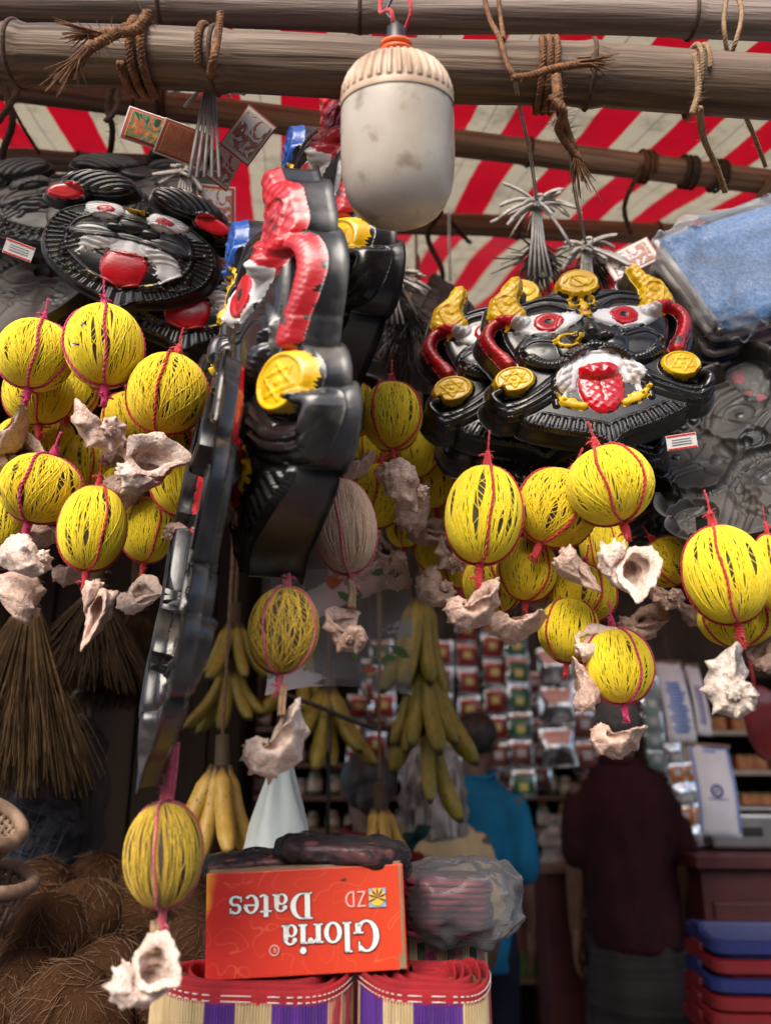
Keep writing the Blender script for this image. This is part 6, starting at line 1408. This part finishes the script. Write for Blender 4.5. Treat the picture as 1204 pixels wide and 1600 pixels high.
rope_thing('coir rope tied on the thin pole above the picture cards', [(catmull([W(180, 130, 1.24), W(168, 165, 1.25), W(176, 205, 1.28), W(170, 250, 1.42)], 6), .009), (catmull([W(185, 140, 1.24), W(182, 170, 1.24), W(165, 190, 1.25)], 6), .008)], M['coir_dark'])
q0 = W(-100, 120, 1.30); q1 = W(1330, 302, 1.55); AX2 = (q1 - q0).normalized()
def on2(px): return q0.lerp(q1, (px + 100) / 1430)
for px, tn, lb, mm in ((965, 2.4, 'brown rope wound on the thin pole above the tied strips', 'coir'), (1035, 3.0, 'dark wire wound in loose rings on the thin pole', 'coir_dark'), (1085, 2.5, 'dark rope wound on the thin pole nearest the towels', 'coir_dark'), (215, 1.6, 'rope wound on the thin pole at the left', 'coir_dark')):
    rope_thing(lb, [(around(on2(px), AX2, .033, int(24 * tn), tn, 0, .012), .006)], M[mm])
rope_thing('rope hanging from the thin pole to the dark pole behind the strips', [(catmull([on2(965) + Vector((0, -.03, -.02)), W(975, 320, 1.55), W(985, 365, 1.7)], 6), .008)], M['coir'])
rope_thing('coir rope tying the dark pole behind the bulb', [(catmull([W(690, 330, 1.68), W(668, 370, 1.7), W(690, 420, 1.72), W(688, 450, 1.75)], 6), .010), (catmull([W(700, 340, 1.68), W(720, 365, 1.7), W(735, 380, 1.7)], 5), .008)], M['coir_dark'])
# thin hanging strings
def string(label, pts, r=.0016, mm='wire'):
    o0 = Vector(pts[0]); t = thing('string', label, 'string', o0, None, 'strings carrying the masks'); MB().tube([p - o0 for p in catmull(pts, 5)], r, 5).build('strand', M[mm], t); MB().tube([p - o0 + Vector((.004, .002, 0)) for p in catmull(pts, 5)], r * .8, 5).build('strand', M[mm], t)
string('thin grey string from the coir knot down to the left tuft of strips', [front(800, 118), W(815, 190, .98), W(826, 240, 1.05), W(836, 310, 1.26)]); string('thin grey string from the wound rope down to the right tuft', [W(884, 195, .92), W(890, 250, 1.0), W(898, 310, 1.1), W(912, 375, 1.31)]); string('thin string hanging behind the bulb to the edge on masks', [W(700, 330, 1.4), W(700, 380, 1.42), W(702, 440, 1.45)])
string('string carrying the net wound coconut under the edge on mask', [W(445, 852, .99), W(445, 880, .985), W(444, 912, .98)], .003, 'jute'); string('jute string between net wound coconut and its shell', [W(441, 1070, .98), W(438, 1098, .965), W(437, 1118, .955)], .003, 'jute'); string('jute string between tan coconut and its shell', [W(545, 905, 1.06), W(548, 925, 1.04), W(547, 950, 1.03)], .004, 'jute'); string('string from the long hanging mask to the lowest coconut', [W(270, 1160, .97), W(266, 1205, .965), W(260, 1250, .96)], .005, 'cord_faded'); string('string from the lowest coconut to the white crown shell', [W(240, 1440, .96), W(240, 1465, .95), W(240, 1490, .94)], .004, 'jute')
# tufts of knotted plastic strips
def tuft(label, px, py, Y, ln, n, seed, tail=.12):
    rg = random.Random(seed); t = thing('strip_tuft', label, 'plastic strips', W(px, py, Y), None, 'tufts of knotted grey plastic strips'); mb = MB()
    for _ in range(n):
        a = rg.random() * 6.28; up = rg.uniform(-.5, 1); d = Vector((math.cos(a), math.sin(a) * .6, up)).normalized(); l_ = ln * rg.uniform(.5, 1.15); cu = Vector((rg.gauss(0, .4), rg.gauss(0, .4), -.9)); pts = [d * .004]
        for k in range(1, 7): f = k / 6; pts.append(d * l_ * f + cu * l_ * f * f * .55)
        mb.tube(pts, [.0046] * 6 + [.0036], 4, flat=.22)
    tag(mb.build('loose_ends', M['strip'], t), kind='stuff'); q = MB()
    for k in range(5): q.tube([(.010 * math.cos(j * .5 + k), .010 * math.sin(j * .5 + k * .7), -.012 + .006 * k + .003 * math.sin(j)) for j in range(13)], .0035, 5, flat=.5)
    q.build('knot', M['strip'], t); q = MB()
    for k in range(5): x = (k - 2) * .006; q.tube([(x * .4, 0, 0), (x, .004 * k, -tail * .5), (x * 1.8, .01, -tail)], .0028, 4, flat=.35)
    tag(q.build('hanging_strips', M['strip'], t), kind='stuff'); return t
tuft('tuft of grey plastic strips under the left coir rope', 328, 128, .95, .055, 26, 1, .16); tuft('tuft of grey plastic strips above the front lion mask', 290, 268, 1.26, .05, 20, 2, .10); tuft('large tuft of plastic strips above the front demon mask', 838, 318, 1.27, .075, 30, 3, .15); tuft('right tuft of tangled strips above the front demon mask', 915, 385, 1.32, .06, 34, 4, .10)
tuft('dark tangle of strips behind the bulb', 612, 430, 1.35, .06, 30, 5, .10)
# dark tangles of hair tied on the masks
def tangle(label, px, py, Y, L, seed):
    rg = random.Random(seed); t = thing('hair_tassel', label, 'tassel', W(px, py, Y), None, 'dark fibre tassels tied to the masks'); mb = MB()
    for _ in range(150):
        a = rg.random() * 6.28; d = Vector((math.cos(a) * .35, math.sin(a) * .35, -1)); e = Vector((rg.gauss(0, .2), rg.gauss(0, .2), rg.gauss(0, .2))); mb.tube([Vector((0, 0, 0)), (d + e) * L * .5, (d * .9 + e * 1.6) * L], [.0018, .0014, .0008], 3, caps=False)
    tag(mb.build('fibres', M['hairt'], t), kind='stuff'); MB().tube([(0, 0, .02), (0, 0, -.012)], [.006, .009], 8).build('binding', M['coir_dark'], t)
M['hairt'] = mat('dark_fibre', (.035, .027, .022), .85, (.07, .055, .045), 30)
tangle('dark fibre tassel under the large tuft of strips', 838, 375, 1.36, .11, 1); tangle('dark fibre tassel under the right tuft', 925, 392, 1.38, .10, 2); tangle('dark fibre tassel behind the edge on mask right of the bulb', 640, 470, 1.45, .14, 3); tangle('dark fibre tassel left above the demon masks', 600, 420, 1.40, .12, 4)
# laminated picture cards
def card_mat(name, cols, border):
    m = bpy.data.materials.new(name); m.use_nodes = True; nt = m.node_tree; N = nt.nodes; L = nt.links; b = N['Principled BSDF']; tc = N.new('ShaderNodeTexCoord'); v = N.new('ShaderNodeTexNoise'); v.inputs['Scale'].default_value = 45; v.inputs['Detail'].default_value = 3; v.inputs['Distortion'].default_value = 1.5
    L.new(tc.outputs['Object'], v.inputs['Vector']); r_ = N.new('ShaderNodeValToRGB'); r_.color_ramp.interpolation = 'CONSTANT'; el = r_.color_ramp.elements; el[0].color = (*cols[0], 1); el[0].position = 0; el[1].color = (*cols[1], 1); el[1].position = .42
    for i, c in enumerate(cols[2:]): e = el.new(.50 + .07 * i); e.color = (*c, 1)
    L.new(v.outputs[0], r_.inputs[0]); L.new(r_.outputs[0], b.inputs['Base Color']); b.inputs['Roughness'].default_value = .25; b.inputs['Coat Weight'].default_value = .6; return m
M['card_border'] = mat('red_card_border', (.38, .06, .05), .3, coat=.6); M['card_white'] = mat('white_card', (.62, .60, .58), .3, coat=.6); M['card_gold'] = mat('gold_line', (.55, .35, .08), .35)
PICS = [card_mat('multicolour_print', [(.03, .06, .04), (.10, .20, .10), (.5, .12, .06), (.45, .32, .08), (.1, .14, .3)], 0), card_mat('orange_brown_print', [(.38, .10, .05), (.42, .14, .08), (.46, .16, .08), (.40, .12, .06), (.44, .2, .1)], 0), card_mat('pink_figure_print', [(.60, .57, .55), (.62, .6, .58), (.34, .12, .10), (.4, .16, .12), (.5, .36, .32)], 0)]
def card(label, px, py, Y, wpx, hpx, rot, k, border='card_border'):
    s = S(py, Y); t = thing('picture_card', label, 'card', W(px, py, Y), Euler([R(a) for a in rot]), 'laminated picture cards hung up at left'); w_, h_ = wpx * s, hpx * s
    MB().box((0, 0, 0), (w_, .0016, h_)).build('lamination', M['card_white'] if border != 'card_white' else M['card_border'], t, False, .0006); MB().box((0, -.0013, 0), (w_ * .93, .0010, h_ * .93)).build('border', M[border], t, False); MB().box((0, -.0022, 0), (w_ * .80, .0010, h_ * .80)).build('gold_line', M['card_gold'], t, False); MB().box((0, -.0031, 0), (w_ * .76, .0010, h_ * .76)).build('picture', PICS[k], t, False); return t
card('laminated card with multicoloured picture, left of the pair', 232, 203, 1.02, 80, 52, (18, 18, 6), 0); card('laminated orange brown card joined to the multicoloured one', 287, 225, 1.01, 82, 58, (18, 20, 6), 1); card('white laminated card with reddish figure standing on edge', 388, 212, 1.00, 54, 78, (25, 30, 24), 2, 'card_white'); card('narrow red and white card behind the white laminated one', 350, 262, 1.03, 40, 60, (20, 12, 45), 2, 'card_white'); card('red edged card low between strips and edge on mask', 338, 322, 1.30, 60, 62, (25, -8, 20), 2)
wt = W(978, 402, 1.30); card('plain white card tucked behind the right tuft', 985, 405, 1.32, 80, 46, (0, -24, -10), 2, 'card_white')
# price stickers and flies
def sticker(label, px, py, Y, rot):
    s = S(py, Y); t = thing('price_sticker', label, 'sticker', W(px, py, Y), Euler([R(a) for a in rot])); MB().box((0, 0, 0), (46 * s, .0012, 24 * s)).build('paper', M['card_white'], t, False)
    for dz in (-10, 10): MB().box((0, -.001, dz * s), (44 * s, .0008, 2.4 * s)).build('red_line', M['print_dark'] if False else M['cord_red'], t, False)
    for dz in (-4, 0, 4): MB().box((0, -.001, dz * s), (30 * s, .0008, 1.2 * s)).build('grey_line', M['grey_paint'], t, False)
sticker('white price sticker with red lines on the backward lion mask', 30, 391, 1.10, (20, 18, 10)); sticker('white price sticker with red lines on the backward demon mask', 1064, 690, 1.09, (15, -6, -8))
M['flyb'] = mat('black_fly', (.012, .012, .013), .35); M['flyw'] = clear_plastic('fly_wing', (.8, .8, .8), .6, .2, (.3, .3, .3), 0, 10)
def fly(label, px, py, Y, rz):
    t = thing('fly', label, 'fly', W(px, py, Y), Euler((0, R(rz), 0)), 'flies on the coconuts'); b = MB(); ellipsoid(b, (0, 0, 0), (.0016, .0016, .0026), n=10); ellipsoid(b, (0, -.0004, .0032), (.0014, .0013, .0013), n=8); ellipsoid(b, (0, 0, -.003), (.0018, .0016, .003), n=10); b.build('body', M['flyb'], t); w_ = MB()
    for sx in (-1, 1): w_.add([(0, -.001, 0), (sx * .0035, -.0012, -.004), (sx * .0022, -.001, -.0075), (0, -.001, -.003)], [(0, 1, 2, 3)])
    w_.build('wings', M['flyw'], t, False); l = MB()
    for sx in (-1, 1):
        for k in (-1, 0, 1): l.tube([(0, 0, k * .001), (sx * .003, .0003, k * .0025), (sx * .0048, .0018, k * .004)], .0003, 3)
    tag(l.build('legs', M['flyb'], t), kind='stuff')
fly('black fly on the upper left of the large left coconut', 132, 505, 1.005, 30); fly('second black fly lower on the large left coconut', 120, 538, 1.003, 100); fly('black fly on the right of the round coconut under the chin', 1004, 755, .985, 60)
